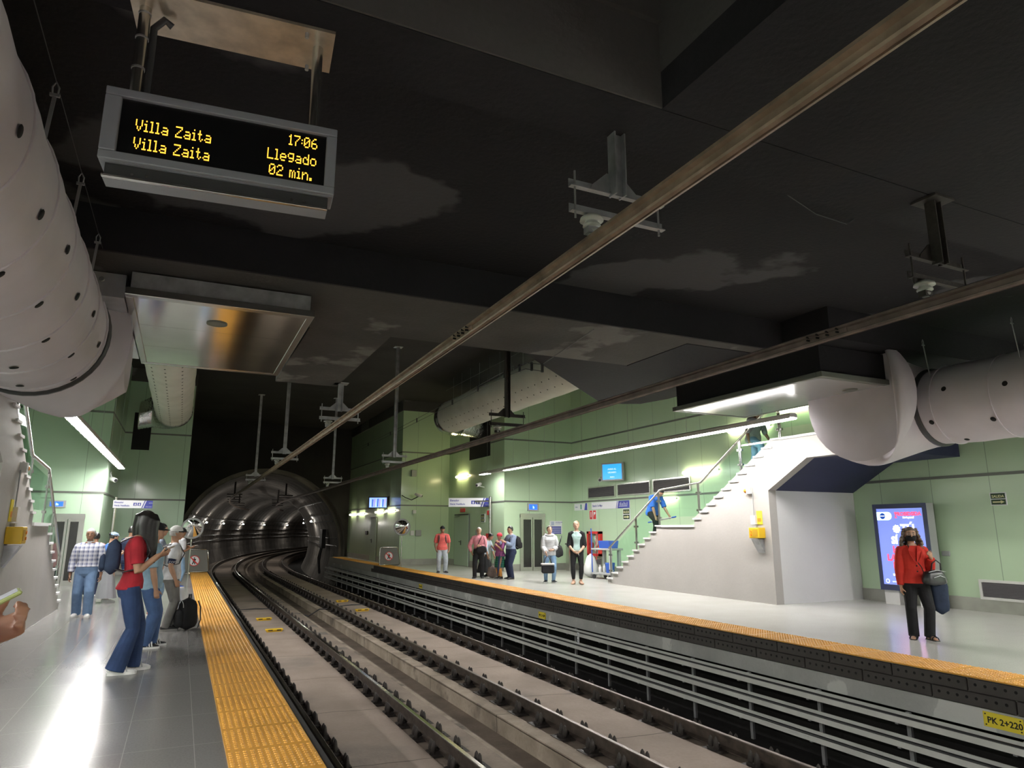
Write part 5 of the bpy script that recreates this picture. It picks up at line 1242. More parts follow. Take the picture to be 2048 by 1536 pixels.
def phone_thing(label, person, i, d, m=m_darkp, scr=None, L=.15, w=.072, off=.02):
    """mobile phone lying in the person's fingers, long side along d (person frame)"""
    p = person.grip[i]; d = V(d).normalized(); n = person.pn[i]; n = (n - d * n.dot(d)).normalized(); u = d.cross(n)
    fr = Matrix((u, d, n)).transposed().to_4x4(); fr.translation = p
    R_ = Matrix.Rotation(person.t.rotation_euler.z, 4, 'Z')
    t = thing('mobile_phone', label, 'phone'); t.location = person.world(p)
    f2 = R_ @ fr; f2.translation = V((0, 0, 0))
    b = M(); b.cbox((0, off, 0), (w, L, .009), m, f2, bev=.003); b.build('case', None, t)
    b = M(); b.box(-w * .46, w * .46, off - L * .46, off + L * .46, .005, .0055, scr or m_screen, f2); b.build('screen', None, t)
    return t
def rounded(b, c, w, d, h, m=None, n=20, mx=None, top=.62, k=7):
    """soft bag body: super-elliptical rings, narrower towards the top"""
    rings = []
    for i in range(k + 1):
        f = i / k; e = min(1, (1 - abs(2 * f - 1) ** 3.2) ** .5 + .12); tp = 1 + (top - 1) * max(0, f - .45) / .55
        ring = []
        for j in range(n):
            t = 2 * PI * j / n; cx, sy = math.cos(t), math.sin(t)
            p = V((c[0] + w / 2 * e * tp * math.copysign(abs(cx) ** .55, cx), c[1] + d / 2 * e * (1 + (tp - 1) * .5) * math.copysign(abs(sy) ** .65, sy), c[2] + h * f)); ring.append(mx @ p if mx is not None else p)
        rings.append(ring)
    b.loft(rings, m)
def backpack(label, person, m, size=(.30, .17, .42), straps=True, pocket=None, trim=None, z=None, slot=1.):
    """worn backpack: its own thing at the wearer's back"""
    t = thing('backpack', label, 'backpack'); t.location = person.t.location; t.rotation_euler = person.t.rotation_euler
    h = person.H; c, d = person.sp[27]; w, dp, hh = size; a = person.lean
    base = person.sp[8][0]; ax = (person.sp[27][0] - base).normalized(); y = V((1, 0, 0)).cross(ax) * -1
    back = .072 * h * person.bulk + .012; fr = Matrix((V((1, 0, 0)), -y, ax)).transposed().to_4x4()
    fr = Matrix((V((1, 0, 0)), ax.cross(V((1, 0, 0))), ax)).transposed().to_4x4(); fr.translation = person.sp[28][0] - ax * (hh - .03) 
    b = M(); rounded(b, (0, -back - dp / 2, 0), w, dp, hh, None, mx=fr); b.build('bag_body', m, t)
    b = M(); rounded(b, (0, -back - dp - .01, .03), w * .78, .07, hh * .5, None, mx=fr, top=.9); b.build('front_pocket', pocket or m, t)
    b = M(); b.tube([fr @ V((w * .36 * math.cos(PI * k / 10), -back - dp * .62, hh * .45 + hh * .5 * math.sin(PI * k / 10))) for k in range(11)], .006, trim or m_darkp, 6); b.build('zip', None, t)
    if straps:
        for sx in (-1, 1):
            i = 0 if sx < 0 else 1; sh = person.sp[31][0] + V((sx * .062 * h, 0, 0)); f0 = person.sp[22][0] + V((sx * .075 * h, .078 * h * person.bulk + .012, 0)); f1 = person.sp[12][0] + V((sx * .085 * h, .045 * h * person.bulk, 0)); f2 = person.sp[10][0] + V((sx * .088 * h, -back * .7, 0))
            pts = [fr @ V((sx * .08, -back - .03, hh * .92)), sh + V((0, -.045 * h, -.002 * h)), sh + V((0, .0, .022)), sh + V((sx * .006 * h, .048 * h, -.016 * h)), f0, f1, f2, fr @ V((sx * w * .42, -back - .04, .06))]
            q = []
            for p0, p1 in zip(pts, pts[1:]): q += [p0.lerp(p1, k / 3) for k in range(3)]
            q.append(pts[-1]); b = M(); b.tube(q, .024, m_darkp if m is not m_darkp else m, 8, ref=(1, 0, 0), b=.008); b.build('strap', None, t)
    return t

# ---------------------------------------------------------------- the cast, near platform first
NEAR = .008
m_tred = cloth('red_tshirt', (.36, .022, .035)); m_lblue = cloth('light_blue_shirt', (.30, .45, .58)); m_wht = cloth('white_tshirt', (.66, .67, .70)); m_brownl = mat('tan_leather', (.36, .16, .06), .6)
def plaid_mat():
    m = mat('blue_white_plaid', (.5, .5, .6), .85, spec=.25); nt = m.node_tree; p = nt.nodes['Principled BSDF']; x, y, z, vec = xyz(nt)
    def band(c, per, off):
        f = math_node(nt, 'MODULO', math_node(nt, 'ADD', c, 10 + off), per); return math_node(nt, 'LESS_THAN', f, per * .48)
    a = math_node(nt, 'ADD', band(x, .075, 0), band(z, .075, .01)); th = math_node(nt, 'MULTIPLY', a, .5)
    c = mix_col(nt, th, (.60, .61, .67), (.13, .15, .27)); c = mix_col(nt, math_node(nt, 'MULTIPLY', band(x, .0375, .02), .25), c, (.75, .75, .80))
    nt.links.new(c, p.inputs['Base Color']); return m
def stripe_mat(name, a, b_, per):
    m = mat(name, a, .85, spec=.25); nt = m.node_tree; p = nt.nodes['Principled BSDF']; x, y, z, vec = xyz(nt)
    f = math_node(nt, 'LESS_THAN', math_node(nt, 'MODULO', math_node(nt, 'ADD', z, 10), per), per * .4); g = math_node(nt, 'LESS_THAN', math_node(nt, 'MODULO', math_node(nt, 'ADD', x, 10), per * 1.3), per * .35)
    c = mix_col(nt, math_node(nt, 'MULTIPLY', math_node(nt, 'ADD', f, g), .5), a, b_); nt.links.new(c, p.inputs['Base Color']); return m
DOWN = ((.10, .02, -1), (.02, .18, -1))
def dn(sg, f=.15, out=.10): return ((sg * out, .0, -1), (sg * .02, f, -1), None, 30)

# woman with very long hair, red t-shirt
w = P('person in a red t-shirt and flared jeans with very long black hair', (-.475, 9.38, 0), -84, 1.82, 'tan', [((-.10, .25, -.95), (.42, .72, .62), (.25, .9, .3), 55, (.5, -.1, .9)), ((.10, .12, -1), (-.22, .72, .66), (-.1, .9, .35), 45, (-.3, -.1, .9))], ((-.05, .05, 8), (.055, -.035, -4)), lean=3, look=(24, 0), fem=True, vox=NEAR, bulk=.94)
w.trousers(m_jeand, waist=.06, hemr=.060, thigh=.062, knee=.041, e=.008); w.top(m_tred, .72, -.01, .012, .016, sl=.014); w.shoes(m_shoew, m_sole, m_greyp)
w.hair(m_hairb, 'long'); b = M(); h = w.H
vq = lambda x, y, z, dy, dz: w.q(x, y, z) + V((0, dy * h, -dz * h))
b.tube([vq(0, -.02, .045, 0, 0), vq(0, -.05, .01, -.004, 0), vq(0, -.05, 0, -.008, .05), vq(0, -.05, 0, -.006, .12), vq(.01, -.05, 0, .01, .17)], [.04 * h, .05 * h, .05 * h, .045 * h, .03 * h], None, 16, ref=(1, 0, 0), b=[.03 * h, .03 * h, .026 * h, .022 * h, .012 * h])
for sx in (-1, 1):
    for (y0, ln, wd) in ((.034, .245, .034), (.006, .215, .040), (-.024, .18, .036)):
        b.tube([vq(sx * .022, y0 * .5, .060, 0, 0), vq(sx * .046, y0, .025, .004, 0), vq(sx * .051, y0, 0, .008, .03), vq(sx * .053, y0, 0, .012, .09), vq(sx * .052, y0, 0, .016, .15), vq(sx * .047, y0 + .008, 0, .022, ln)], [.020 * h, .034 * h, wd * h, wd * h, wd * .9 * h, .012 * h], None, 14, ref=(0, 1, 0), b=[.014 * h, .016 * h, .013 * h, .013 * h, .012 * h, .006 * h])
b.tube([vq(0, .03, .06, 0, 0), vq(.02, .058, .03, 0, 0), vq(.03, .066, 0, .0, .02)], [.02 * h, .026 * h, .012 * h], None, 12, ref=(1, 0, 0), b=[.012 * h, .014 * h, .008 * h])
rebuild(b, 'hair_length', m_hairb, w.t, .008, 3)
phone_thing('pale phone in the hands of the long haired person in red', w, 1, (-.1, .9, .4), m_whitep)
backpack('navy backpack with a tan base worn by the long haired person in red', w, cloth('navy_denim_bag', (.035, .05, .095)), (.29, .17, .40), True, None, m_brownl)
# man behind her
p = P('person in a light blue t-shirt, jeans and a black cap', (-.33, 11.14, 0), -86, 1.68, 'tan', [dn(-1), ((.10, .10, -1), (.02, .22, -1), None, 45)], ((-.07, .06, 10), (.06, .0, -6)), look=(4, -8), bulk=1.16, vox=NEAR)
p.trousers(m_jean, hemr=.046, knee=.05, thigh=.066); p.top(m_lblue, .85, -.05, .016, .016, sl=.018); p.shoes(m_shoeb, m_sole, m_whitep); p.hair(m_hairb, 'cropped'); p.cap(m_blk)
# white cap man
p = P('person in a white cap, white and navy t-shirt and grey trousers, hand in pocket', (-.08, 12.91, 0), -80, 1.64, 'tan', [dn(-1, .05), ((.16, -.18, -1), (-.05, .40, -.9), None, 40)], ((-.06, .03, 6), (.06, -.02, -6)), look=(2, -4), bulk=1.1, vox=NEAR)
p.trousers(m_grey, hemr=.040, knee=.048, thigh=.066); p.top(m_wht, .62, -.03, .014, .014, sl=.02); p.shoes(m_shoeb, mat('grey_sole', (.25, .24, .23), .7)); p.hair(m_hairg, 'cropped'); p.cap(mat('white_cap', (.68, .68, .66), .8), m_blk)
b = M()
for i in (0, 1): b.tube([p.sh[i].lerp(p.el[i], .60), p.sh[i].lerp(p.el[i], .86)], .058, m_navyc, 14); b.tube([p.sh[i].lerp(p.el[i], .40), p.sh[i].lerp(p.el[i], .43)], .064, m_navyc, 14); b.tube([p.sh[i].lerp(p.el[i], .48), p.sh[i].lerp(p.el[i], .51)], .063, m_navyc, 14)
b.build('sleeve_band', None, p.t)
e0 = p.sh[1].lerp(p.el[1], .76); text('COO', .05, facing(e0 + V((.0595, -.055, -.02)), (1, 0, 0)), m_signw, p.t, 'sleeve_lettering')
backpack('flat black shoulder bag on the back of the white capped person', p, m_blk, (.24, .07, .34))
t = thing('backpack', 'black backpack standing on the floor at the feet of the white capped person', 'backpack', (.22, 12.80, 0), R(-70))
b = M(); rounded(b, (0, 0, 0), .36, .26, .50, m_blk, 24, top=.70, k=9); b.build('bag_body', None, t); b = M(); rounded(b, (0, -.13, .04), .27, .10, .30, m_blk, top=.9); b.build('front_pocket', None, t)
b = M(); b.tube([(-.05, .02, .48), (-.04, .02, .55), (.04, .02, .55), (.05, .02, .48)], .014, m_darkp); b.build('carry_loop', None, t)
for sx in (-.09, .09): b = M(); b.tube([(sx, .12, .45), (sx * 1.3, .155, .35), (sx * 1.5, .16, .15), (sx * 1.5, .13, .03)], .02, m_darkp, 8, ref=(1, 0, 0), b=.008); b.build('strap', None, t)
b = M(); b.tube([(.13 * math.cos(PI * k / 10), -.12, .36 + .10 * math.sin(PI * k / 10)) for k in range(11)], .005, m_greyp, 5); b.build('zip', None, t)
# plaid man walking towards the camera
p = P('person with white hair in a blue and white plaid shirt walking towards the camera', (-1.54, 15.5, 0), 176, 1.60, 'brown', [((-.18, -.02, -1), (-.04, .14, -1), None, 35), ((.22, -.10, -1), (.05, .20, -1), None, 40)], ((-.07, .06, 8), (.065, -.06, -8)), look=(3, 0), bulk=1.12, vox=NEAR)
p.trousers(cloth('faded_jeans', (.14, .22, .36)), waist=.09, hemr=.050, knee=.054, thigh=.068, belt=m_shoeb, e=.013); p.top(plaid_mat(), 1.75, .05, .022, .0, sl=.022, collar=m_wht); p.shoes(m_shoew, m_sole); p.hair(m_hairg, 'cropped')
# woman with headband
p = P('person in a blue top, long grey skirt and patterned headband', (-1.40, 18.2, 0), -62, 1.53, 'tan', [((-.05, .25, -.95), (.4, .75, .5), None, 50), ((.12, .2, -1), (-.3, .75, .55), (-.1, .9, .4), 50, (-.3, 0, .9))], ((-.04, .02, 5), (.05, 0, -5)), look=(22, 0), fem=True)
p.skirt(mat('grey_skirt', (.22, .22, .24), .85, bump=.3, bscale=10), .10, .105, .17); p.top(cloth('bright_blue_top', (.06, .16, .48)), 1.1, -.03, .014, .01, sl=.016); p.shoes(m_shoew, m_sole); p.hair(m_hairb, 'bun'); p.wrap(stripe_mat('blue_white_print', (.12, .22, .36), (.55, .6, .66), .03), 'headband', .022, .066)
phone_thing('phone held by the person with the patterned headband', p, 1, (0, .9, .3))
p = P('person in a dark navy shirt behind the person with the headband', (-1.10, 19.7, 0), -40, 1.66, 'brown', [dn(-1), dn(1)], bulk=1.1, look=(10, 0))
p.trousers(m_jeand, hemr=.04, knee=.05); p.top(m_navyc, .9, -.05, .014, .012); p.shoes(mat('tan_shoe', (.22, .10, .05), .5), m_darkp); p.hair(m_hairb, 'short')
p = P('person with a dark ponytail between the black cap and the white cap', (-.36, 15.2, 0), -75, 1.70, 'tan', [dn(-1), ((.08, .1, -1), (0, .3, -1), None, 35)], look=(8, 0), fem=True)
p.trousers(m_jeanl, hemr=.036); p.top(cloth('grey_blue_shirt', (.22, .26, .33)), .9, -.04, .014, .012); p.shoes(mat('salmon_sandal', (.45, .16, .11), .6), m_sole); p.hair(m_hairb, 'pony')
p = P('person in a dark cap and grey shirt holding a phone, farthest along the strip', (.03, 21.9, 0), -60, 1.62, 'brown', [((-.08, .1, -1), (.3, .8, .3), None, 50), ((.12, 0, -1), (-.15, .85, .35), (0, 1, .2), 45, (-.2, 0, .95))], look=(8, 0))
p.trousers(m_jeanl, hemr=.036); p.top(cloth('pale_grey_shirt', (.36, .36, .38)), .9, -.05, .014, .012); p.shoes(m_blue, m_sole); p.hair(m_hairb, 'cropped'); p.cap(m_blk)
phone_thing('bright phone held by the person in the dark cap', p, 1, (0, 1, .15), m_whitep)
p = P('person in a pink top mostly hidden behind the walking person in plaid', (-1.88, 20.2, 0), 10, 1.50, 'tan', [dn(-1), dn(1)], fem=True, bulk=1.25, look=(0, 0))
p.trousers(m_navyc, hemr=.04); p.top(cloth('pale_pink_top', (.58, .27, .30)), .9, -.05, .016, .012); p.shoes(m_navyc, m_sole); p.hair(m_hairb, 'short')
# person cut off by the left frame edge
p = P('person at the left frame edge in a pink top, only hands and phone in view', (-.640, 2.0, 0), -80, 1.76, 'brown', [((-.05, .38, -.92), (.40, .25, 1), (.2, .9, .4), 70, (.6, 0, .7)), ((.08, .30, -.95), (-.10, .14, 1), (-.05, .8, .6), 70, (.05, -.6, .8))], lean=11, look=(12, 55), vox=.006)
p.trousers(m_navyc); p.top(cloth('pink_purple_top', (.45, .10, .26)), .8, -.05, .014, .012, sl=.014); p.shoes(m_shoeb); p.hair(m_hairb, 'short')
phone_thing('green cased phone held at the left frame edge', p, 1, (-.02, .86, .50), mat('green_case', (.24, .28, .10), .5), mat('pale_screen', (.6, .62, .68), .2), off=-.012)

# ---------------------------------------------------------------- far platform
p = P('person in a coral polo shirt and black cap standing alone near the column', (9.0, 25.1, 0), 162, 1.70, 'brown', [((-.22, -.05, -1), (.05, .22, -1), (.3, .5, -.8), 45), ((.22, -.05, -1), (-.20, .30, -1), (-.5, .5, -.7), 45)], ((-.075, .03, 25), (.07, 0, -12)), bulk=1.14)
p.trousers(cloth('pale_jeans', (.36, .40, .45)), hemr=.046, knee=.052, thigh=.066); p.top(cloth('coral_polo', (.66, .13, .12)), .85, -.03, .014, .012, sl=.018, collar=cloth('coral_collar', (.58, .11, .10))); p.shoes(m_shoeb, m_darkp); p.hair(m_hairb, 'cropped'); p.cap(m_blk)
backpack('dark backpack worn by the person in the coral polo', p, m_blk, (.28, .14, .38))
p = P('person with grey hair in a pink shirt and black trousers, hand on hip', (9.12, 21.8, 0), 155, 1.65, 'tan', [((-.10, .25, -.95), (.65, .70, .10), (.9, .4, .0), 55, (0, -1, .2)), ((.45, -.10, -.9), (-.35, .20, -.9), None, 40)], ((-.07, .02, 8), (.075, .03, -14)), bulk=1.08, look=(0, 4))
p.trousers(m_blk, waist=.09, hemr=.042, knee=.048, thigh=.064, belt=m_shoeb, e=.012); p.top(cloth('pink_shirt', (.62, .25, .29)), 1.8, .06, .018, .0, sl=.020, collar=cloth('pink_collar', (.56, .22, .26))); p.shoes(m_shoeb, m_darkp); p.hair(m_hairg, 'short')
t = thing('shoulder_bag', 'large black bag held against the chest of the person in pink', 'bag', p.world(V((-.10, .21, .80))), R(155))
b = M(); rounded(b, (0, 0, 0), .36, .14, .26, m_blk, top=.8); b.build('bag_body', None, t); b = M(); b.tube([(-.13, .0, .22), (-.10, -.02, .42), (-.02, -.06, .60), (.06, -.06, .42), (.14, 0, .22)], .022, m_blk, 8, ref=(0, 1, 0), b=.01); b.build('strap', None, t)
p = P('person in a long black skirt and pale blue top bending behind the person in pink', (9.58, 22.35, 0), 215, 1.50, 'tan', [((-.3, .2, -1), (-.1, .3, -1), None, 30), ((.15, .25, -1), (.05, .25, -1), None, 35)], lean=26, look=(10, 0), fem=True)
p.skirt(m_blk, .14, .11, .24); p.top(cloth('pale_blue_top', (.42, .50, .58)), 1.3, -.02, .016, .008, sl=.016); p.shoes(m_shoeb, m_darkp); p.hair(m_hairb, 'bun')
p = P('person in a red headscarf, purple blouse and green checked skirt', (9.66, 21.25, 0), 108, 1.47, 'brown', [((-.1, .35, -.95), (.1, .75, .6), None, 45), ((.08, .30, -1), (-.3, .8, .45), None, 45)], look=(12, 0), fem=True, bulk=1.14)
p.skirt(stripe_mat('green_check_skirt', (.02, .13, .07), (.008, .02, .035), .07), .36, .115, .14); p.top(stripe_mat('purple_print_blouse', (.30, .09, .22), (.09, .03, .12), .05), .9, -.03, .016, .01, sl=.018); p.shoes(m_shoeb, m_darkp); p.hair(m_hairb, 'short'); p.wrap(mat('red_headscarf', (.62, .035, .06), .8, bump=.3, bscale=20), 'headscarf', -.005, .074, True)
b = M()
for i in (0, 1): b.tube([p.kn[i].lerp(p.an[i], .25), p.an[i]], [.042 * p.H, .026 * p.H], mat('orange_sock', (.62, .27, .06), .8), 12)
b.build('sock', None, p.t)
t = thing('umbrella', 'dark folded umbrella leaning between the person in pink and the red headscarf', 'umbrella', (9.40, 21.0, 0))
b = M(); b.cyl((.05, 0, 0), (.13, 0, .82), .010, m_darkp, 8); b.build('shaft', None, t); b = M(); b.tube([(.06, 0, .10), (.08, 0, .30), (.12, 0, .70), (.125, 0, .76)], [.012, .035, .03, .01], m_navyc, 10); b.build('folded_canopy', None, t)
t = thing('tote_bag', 'brown and grey tote bag on the floor between the couple and the person in pink', 'bag', (9.56, 21.62, 0), R(20)); b = M(); rounded(b, (0, 0, 0), .42, .20, .40, cloth('brown_grey_tote', (.16, .12, .11)), top=.8); b.build('bag_body', None, t); b = M(); b.tube([(-.10, 0, .36), (-.08, 0, .60), (.08, 0, .60), (.10, 0, .36)], .012, m_darkp); b.build('handle', None, t)
p = P('person in a blue grey shirt with a backpack, beside the red headscarf', (9.92, 20.95, 0), 98, 1.69, 'tan', [((-.05, .50, -.85), (.15, .85, .45), None, 30), ((.12, .50, -.85), (-.15, .85, .40), None, 30)], ((-.07, .02, 8), (.07, -.02, -8)), look=(10, 0), bulk=1.16)
p.trousers(m_navyc, waist=.09, hemr=.044, knee=.05, thigh=.068, e=.012); p.top(cloth('blue_grey_shirt', (.20, .25, .36)), 1.8, .05, .018, .0, sl=.02, collar=m_wht); p.shoes(m_shoeb, m_darkp); p.hair(m_hairb, 'short')
backpack('black backpack worn by the person in the blue grey shirt', p, m_blk, (.30, .20, .44))
p = P('person in a pale grey hooded sweatshirt and light jeans holding a cooler bag', (10.34, 19.05, 0), 158, 1.69, 'light', [((-.20, .05, -1), (.62, .70, -.25), (.9, .3, -.2), 50), ((.14, .20, -1), (-.25, .62, -.5), (-.1, .3, -.9), 60)], ((-.06, .03, 22), (.075, .0, -22)), fem=True, bulk=1.1, look=(0, 8))
p.trousers(m_jeanl, hemr=.030, knee=.040, thigh=.062); p.top(cloth('pale_grey_sweat', (.50, .51, .53)), 1.85, -.045, .024, .012, sl=.026, name='sweatshirt'); p.shoes(m_shoeb, m_sole); p.hair(m_hairbr, 'bun')
b = M(); b.tube([p.sp[32][0] + V((.075 * p.H * math.cos(2 * PI * k / 16), -.01 + .062 * p.H * math.sin(2 * PI * k / 16), .01 + .02 * math.sin(2 * PI * k / 16 + PI))) for k in range(17)], .032, MATS['pale_grey_sweat'], 10); b.build('hood', None, p.t)
gw = p.world(p.grip[1])
t = thing('cooler_bag', 'black cooler bag with a pale lid held by the person in the sweatshirt', 'bag', (gw.x, gw.y, gw.z - .50), R(158)); b = M(); b.cbox((0, 0, .12), (.38, .24, .24), m_blk, bev=.03); b.build('bag_body', None, t); b = M(); b.cbox((0, 0, .265), (.40, .26, .06), mat('pale_lid', (.55, .55, .54), .6), bev=.02); b.build('lid', None, t)
b = M()
for sy in (-.08, .08): b.tube([(-.12, sy, .27), (-.07, sy * .5, .44), (0, 0, .51), (.07, sy * .5, .44), (.12, sy, .27)], .012, m_darkp, 8)
b.build('handle', None, t)
t = thing('shoulder_bag', 'dark rucksack slung at the side of the person in the sweatshirt', 'bag', p.world(V((-.27, -.02, .74))), R(158)); b = M(); rounded(b, (0, 0, 0), .30, .26, .40, cloth('dark_grey_bag', (.04, .042, .045)), top=.6); b.build('bag_body', None, t); b = M(); b.tube([(0, .06, .34), (-.06, .08, .52), (-.09, .03, .64), (-.08, -.06, .50), (-.02, -.08, .34)], .016, m_darkp, 8); b.build('strap', None, t)
p = P('person in an open black cardigan, mint top and black leggings, hands clasped', (10.80, 18.19, 0), 150, 1.83, 'light', [((-.20, .05, -1), (.50, .50, -.62), (.75, .45, -.5), 35), ((.20, .05, -1), (-.52, .48, -.62), (-.8, .4, -.5), 35)], ((-.055, .03, 16), (.06, .02, -14)), fem=True, bulk=1.02)
p.trousers(m_blk, waist=.10, hemr=.026, knee=.036, thigh=.057, e=.006, length=.86, name='leggings'); p.top(cloth('mint_top', (.40, .55, .53)), .3, -.0, .010, .004, sl=.006); p.shoes(mat('beige_shoe', (.52, .32, .23), .6), None, e=.0); p.hair(mat('fair_brown_hair', (.30, .20, .12), .55, var=.2, vscale=30), 'bun')
b = M()
for sx in (-1, 1):
    i = 0 if sx < 0 else 1; rings = []
    for q in (-2, 2, 6, 10, 15, 20, 24, 28, 31):
        c, d = p.sp[q]; wd = {-2: .112, 2: .114, 6: .106, 10: .092, 15: .096, 20: .104, 24: .106, 28: .100, 31: .070}[q] * p.H; dp = .080 * p.H if q < 28 else .062 * p.H
        a0, a1 = R(58), R(272); n = 14; out = []; 
        for k in range(n + 1): t_ = a0 + (R(270) - a0) * k / n; out.append(c + V((sx * -wd * math.sin(t_ - PI / 2) if 0 else sx * wd * math.cos(t_ if t_ < PI / 2 else PI - (PI - t_)) , dp * math.sin(t_), 0)))
        ring = []
        for k in range(n + 1): t_ = R(55) - R(145) * k / n; ring.append(c + V((sx * wd * math.cos(t_), dp * math.sin(t_), 0)))
        inn = [c + (v - c) * .88 for v in ring[::-1]]
        rings.append(ring + inn)
    b.loft(rings)
    b.tube([p.sp[29][0] + V((sx * .05 * p.H, 0, 0)), p.sh[i], p.sh[i].lerp(p.el[i], .5), p.el[i], p.el[i].lerp(p.wr[i], .2)], [.05 * p.H, .047 * p.H, .042 * p.H, .037 * p.H, .036 * p.H], None, 14)
rebuild(b, 'cardigan', m_blk, p.t, .011, 2)
phone_thing('small white phone in the clasped hands of the person in the black cardigan', p, 1, (-.4, .3, -.8), m_whitep, m_whitep)
# on the stairs
p = P('person in a royal blue shirt bending over at the stair landing with a mop handle', (12.25, 16.35, 1.19), 186, 1.70, 'tan', [((-.05, .35, -.9), (-.1, .55, -.85), None, 55), ((.08, .30, -.95), (.0, .30, -.95), None, 50)], ((-.09, -.06, 6), (.08, .12, -6, .10)), lean=38, look=(20, 0), bulk=1.05)
p.trousers(m_blk, hemr=.044, knee=.05, thigh=.064); p.top(cloth('royal_blue_shirt', (.035, .13, .50)), .95, -.05, .018, .01, sl=.02); p.shoes(m_shoeb, m_darkp); p.hair(m_hairb, 'short')
g = p.world((p.grip[0] + p.grip[1]) / 2); t = thing('mop', 'pale mop handle with blue ends held level by the bending person', 'mop', g)
b = M(); b.cyl((.02, .72, -.08), (-.02, -.55, .06), .016, m_galv, 8); b.build('handle', None, t); b = M(); b.cyl((.02, .74, -.082), (.02, .52, -.058), .021, m_blue, 8); b.cyl((-.02, -.57, .062), (-.018, -.40, .043), .021, m_blue, 8); b.build('grip', None, t)
p = P('person in a pale grey shirt and light jeans climbing the upper stairs', (12.25, 12.25, 2.89), 180, 1.62, 'brown', [((-.25, .05, -1), (-.2, .35, -.8), None, 40), ((.22, -.1, -1), (.1, .2, -1), None, 40)], ((-.06, -.12, 4), (.06, .20, -4, .10)), lean=24, look=(8, 0), bulk=1.12)
p.trousers(m_jeanl, hemr=.044, knee=.052, thigh=.068); p.top(cloth('pale_shirt', (.36, .37, .37)), 1.2, -.05, .018, .012, sl=.02); p.shoes(mat('brown_shoe', (.10, .06, .045), .6), m_darkp); p.hair(m_hairb, 'short')
gw = p.world(p.grip[0]); t = thing('carrier_bag', 'white carrier bag held by the person climbing the stairs', 'bag', (gw.x, gw.y, gw.z - .42)); b = M(); rounded(b, (0, 0, 0), .26, .18, .34, mat('white_plastic', (.75, .76, .78), .4, bump=.6, bscale=9), top=.5); b.build('bag_body', None, t); b = M(); b.tube([(-.05, 0, .31), (-.03, 0, .43), (.03, 0, .43), (.05, 0, .31)], .01, m_whitep); b.build('handle', None, t)
# bin liner by the cart
b = M(); rounded(b, (0, 0, 0), .42, .42, .78, mat('clear_white_plastic', (.68, .70, .68), .3, bump=.7, bscale=8), 22, top=.35, k=10); o = b.build('rubbish_bag'); o.location = (12.62, 20.35, 0); tag(o, 'knotted pale rubbish bag standing beside the blue cleaning cart', 'bag')
# woman in the red blazer
p = P('person in a red blazer and black trousers with curly hair and a black face mask', (10.11, 7.05, 0), 140, 1.62, 'tan', [((-.22, -.02, -1), (.05, .62, .72), (.35, .6, .6), 60, (.6, -.2, .6)), ((.16, .02, -1), (.02, .10, -1), None, 30)], ((-.055, .035, 18), (.065, .0, -20)), fem=True, bulk=1.06, look=(0, -6), vox=NEAR)
for k in (0, 1): pass
p.trousers(m_blk, waist=.10, hemr=.046, knee=.048, thigh=.062); m_blz = cloth('red_blazer', (.52, .035, .025), .25, 20, .1); p.top(m_blz, 1.92, -.02, .020, .022, sl=.020, name='blazer'); p.hair(m_hairc, 'curly')
h = p.H; m_lap = cloth('red_lapel', (.46, .030, .022), .2, 20, .1)
for sx in (-1, 1):
    b = M(); ya = .098 * h
    ol = [(sx * .030, .318, .050), (sx * .056, .275, .080), (sx * .040, .225, .098), (sx * .006, .165, .094), (sx * .004, .18, .096), (sx * .014, .26, .094)]
    f0 = [p.sp[round(q[1] * 100)][0] + V((q[0] * h, q[2] * h * 1.03 + .004, 0)) for q in ol]; f1 = [v + V((0, .008, 0)) for v in f0]; b.loft([f0, f1], m_lap, False); b.build('lapel', None, p.t)
b = M(); b.ball(p.sp[14][0] + V((0, .092 * h + .012, 0)), .012, m_ink, 8); b.ball(p.sp[9][0] + V((0, .090 * h + .014, 0)), .012, m_ink, 8); b.build('button', None, p.t)
b = M(); b.loft([[p.q(.040 * math.cos(t) * k_, .022 + .042 * abs(math.sin(t)) ** .7 * k_, z) for t in [PI * j / 12 for j in range(13)]] for z, k_ in ((-.060, .80), (-.045, 1.06), (-.025, 1.14), (-.010, 1.02))], m_blk, True, False, False); b.build('face_mask', None, p.t)
b = M()
for sx in (-1, 1): b.tube([p.q(sx * .021 + .015 * math.cos(2 * PI * k / 14), .0625 - .0 * k, .004 + .011 * math.sin(2 * PI * k / 14)) for k in range(15)], .0016, m_wire, 5); b.tube([p.q(sx * .036, .060, .006), p.q(sx * .048, -.005, .006)], .0016, m_wire, 5)
b.tube([p.q(-.006, .0635, .006), p.q(.006, .0635, .006)], .0016, m_wire, 5); b.build('glasses', None, p.t)
for i in (0, 1):          # platform sandals
    f = p.fd[i]; a = p.an[i]; x = V((0, 0, 1)).cross(f); c0 = V((a.x, a.y, 0)); b = M(); poly = [(-.042, .012), (-.03, .026), (.03, .027), (.085, .030), (.112, .018), (.112, -.018), (.085, -.030), (.03, -.027), (-.03, -.026), (-.042, -.012)]
    b.loft([[c0 + f * q[0] * h + x * q[1] * h + V((0, 0, zz)) for q in poly] for zz in (0, .012)], m_ink, False); o = b.build('sandal', None, p.t)
    b = M()
    for fo, hh_ in ((.075, .030), (.045, .044), (-.005, .062)): b.tube([c0 + f * fo * h + x * .031 * h * math.cos(PI * k / 8) + V((0, 0, .012 + hh_ * h * math.sin(PI * k / 8))) for k in range(9)], .011, m_blk, 8, ref=tuple(f), b=.006)
    b.build('sandal_strap', None, o)
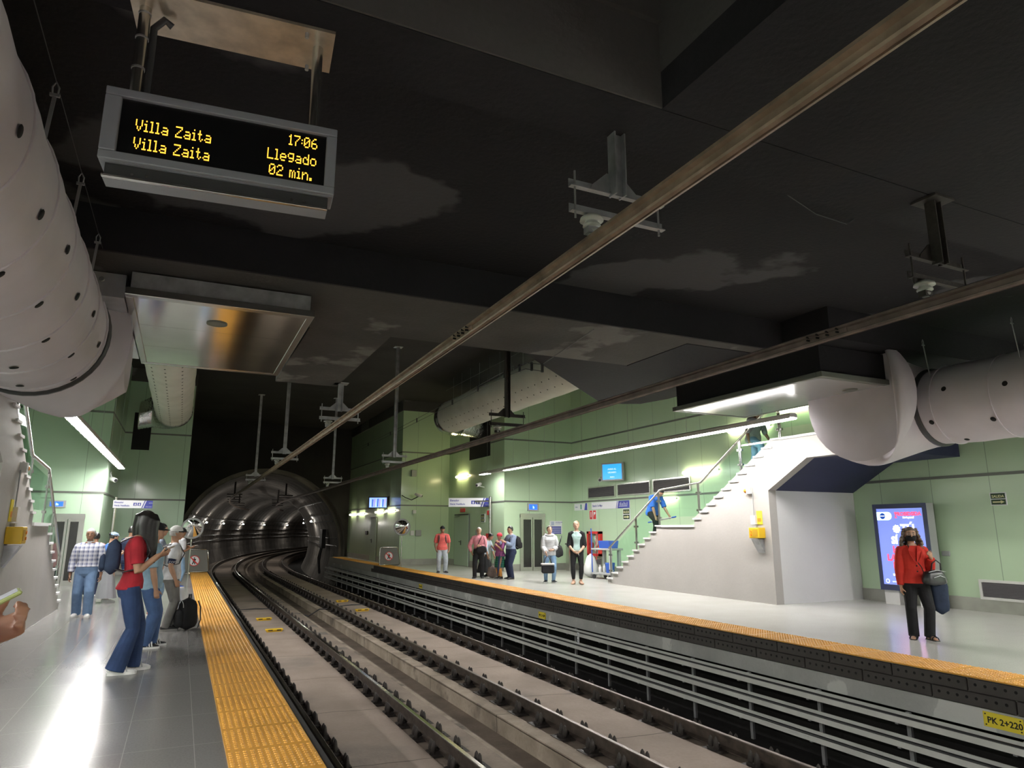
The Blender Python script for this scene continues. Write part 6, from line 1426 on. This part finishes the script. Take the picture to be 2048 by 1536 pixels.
t = thing('handbag', 'black handbag with pale piping worn by the person in the red blazer', 'bag', p.world(V((-.20, .20, .78))), R(140) + R(25))
b = M(); rounded(b, (0, 0, 0), .36, .17, .23, mat('black_leather', (.020, .022, .024), .3), 24, top=.72, k=9); b.build('bag_body', None, t)
b = M(); b.tube([(-.13, .088, .05), (-.10, .10, .12), (-.02, .10, .15), (.08, .09, .12)], .005, m_galv, 6); b.tube([(-.14, .07, .20), (0, .075, .225), (.14, .07, .20)], .005, m_galv, 6); b.build('piping', None, t)
b = M(); b.tube([(-.08, .05, .20), (-.07, .07, .32), (0, .07, .37), (.07, .07, .32), (.08, .05, .20)], .010, m_ink, 8); b.build('handle', None, t)
b = M(); R_ = Matrix.Rotation(-R(25), 3, 'Z'); q0 = lambda v: R_ @ (V((-v[0], v[1], v[2])) - V((-.20, .20, .78))); b.tube([(.16, 0, .18), q0((.06, .165, 1.04)), q0((-.02, .150, 1.18)), q0((-.07, .09, 1.36)), q0((-.075, .0, 1.405)), q0((-.06, -.10, 1.30)), q0((.05, -.13, 1.05)), q0((.18, -.02, .95)), (-.16, -.02, .18)], .007, m_ink, 6); b.build('strap', None, t)
gw = p.world(V((-.30, .02, .36))); t = thing('jacket', 'folded navy jacket hanging from the arm of the person in the red blazer', 'jacket', gw, R(140)); b = M(); rounded(b, (0, 0, 0), .22, .14, .52, cloth('navy_jacket', (.022, .032, .06)), 20, top=1.1, k=9); b.build('folded_cloth', None, t)

# ---------------------------------------------------------------- turn modifiers and lettering into plain meshes
def finish():
    dg = bpy.context.evaluated_depsgraph_get()
    out = [(o, bpy.data.meshes.new_from_object(o.evaluated_get(dg))) for o in FINISH]
    for o, me in out:
        if o.type == 'MESH':
            o.modifiers.clear(); o.data = me
            me.polygons.foreach_set('use_smooth', [True] * len(me.polygons))
        else:
            nm, par, mx = o.name, o.parent, o.matrix_basis.copy()
            bpy.data.objects.remove(o); n = bpy.data.objects.new(nm, me); C.objects.link(n); n.parent = par; n.matrix_basis = mx
finish()
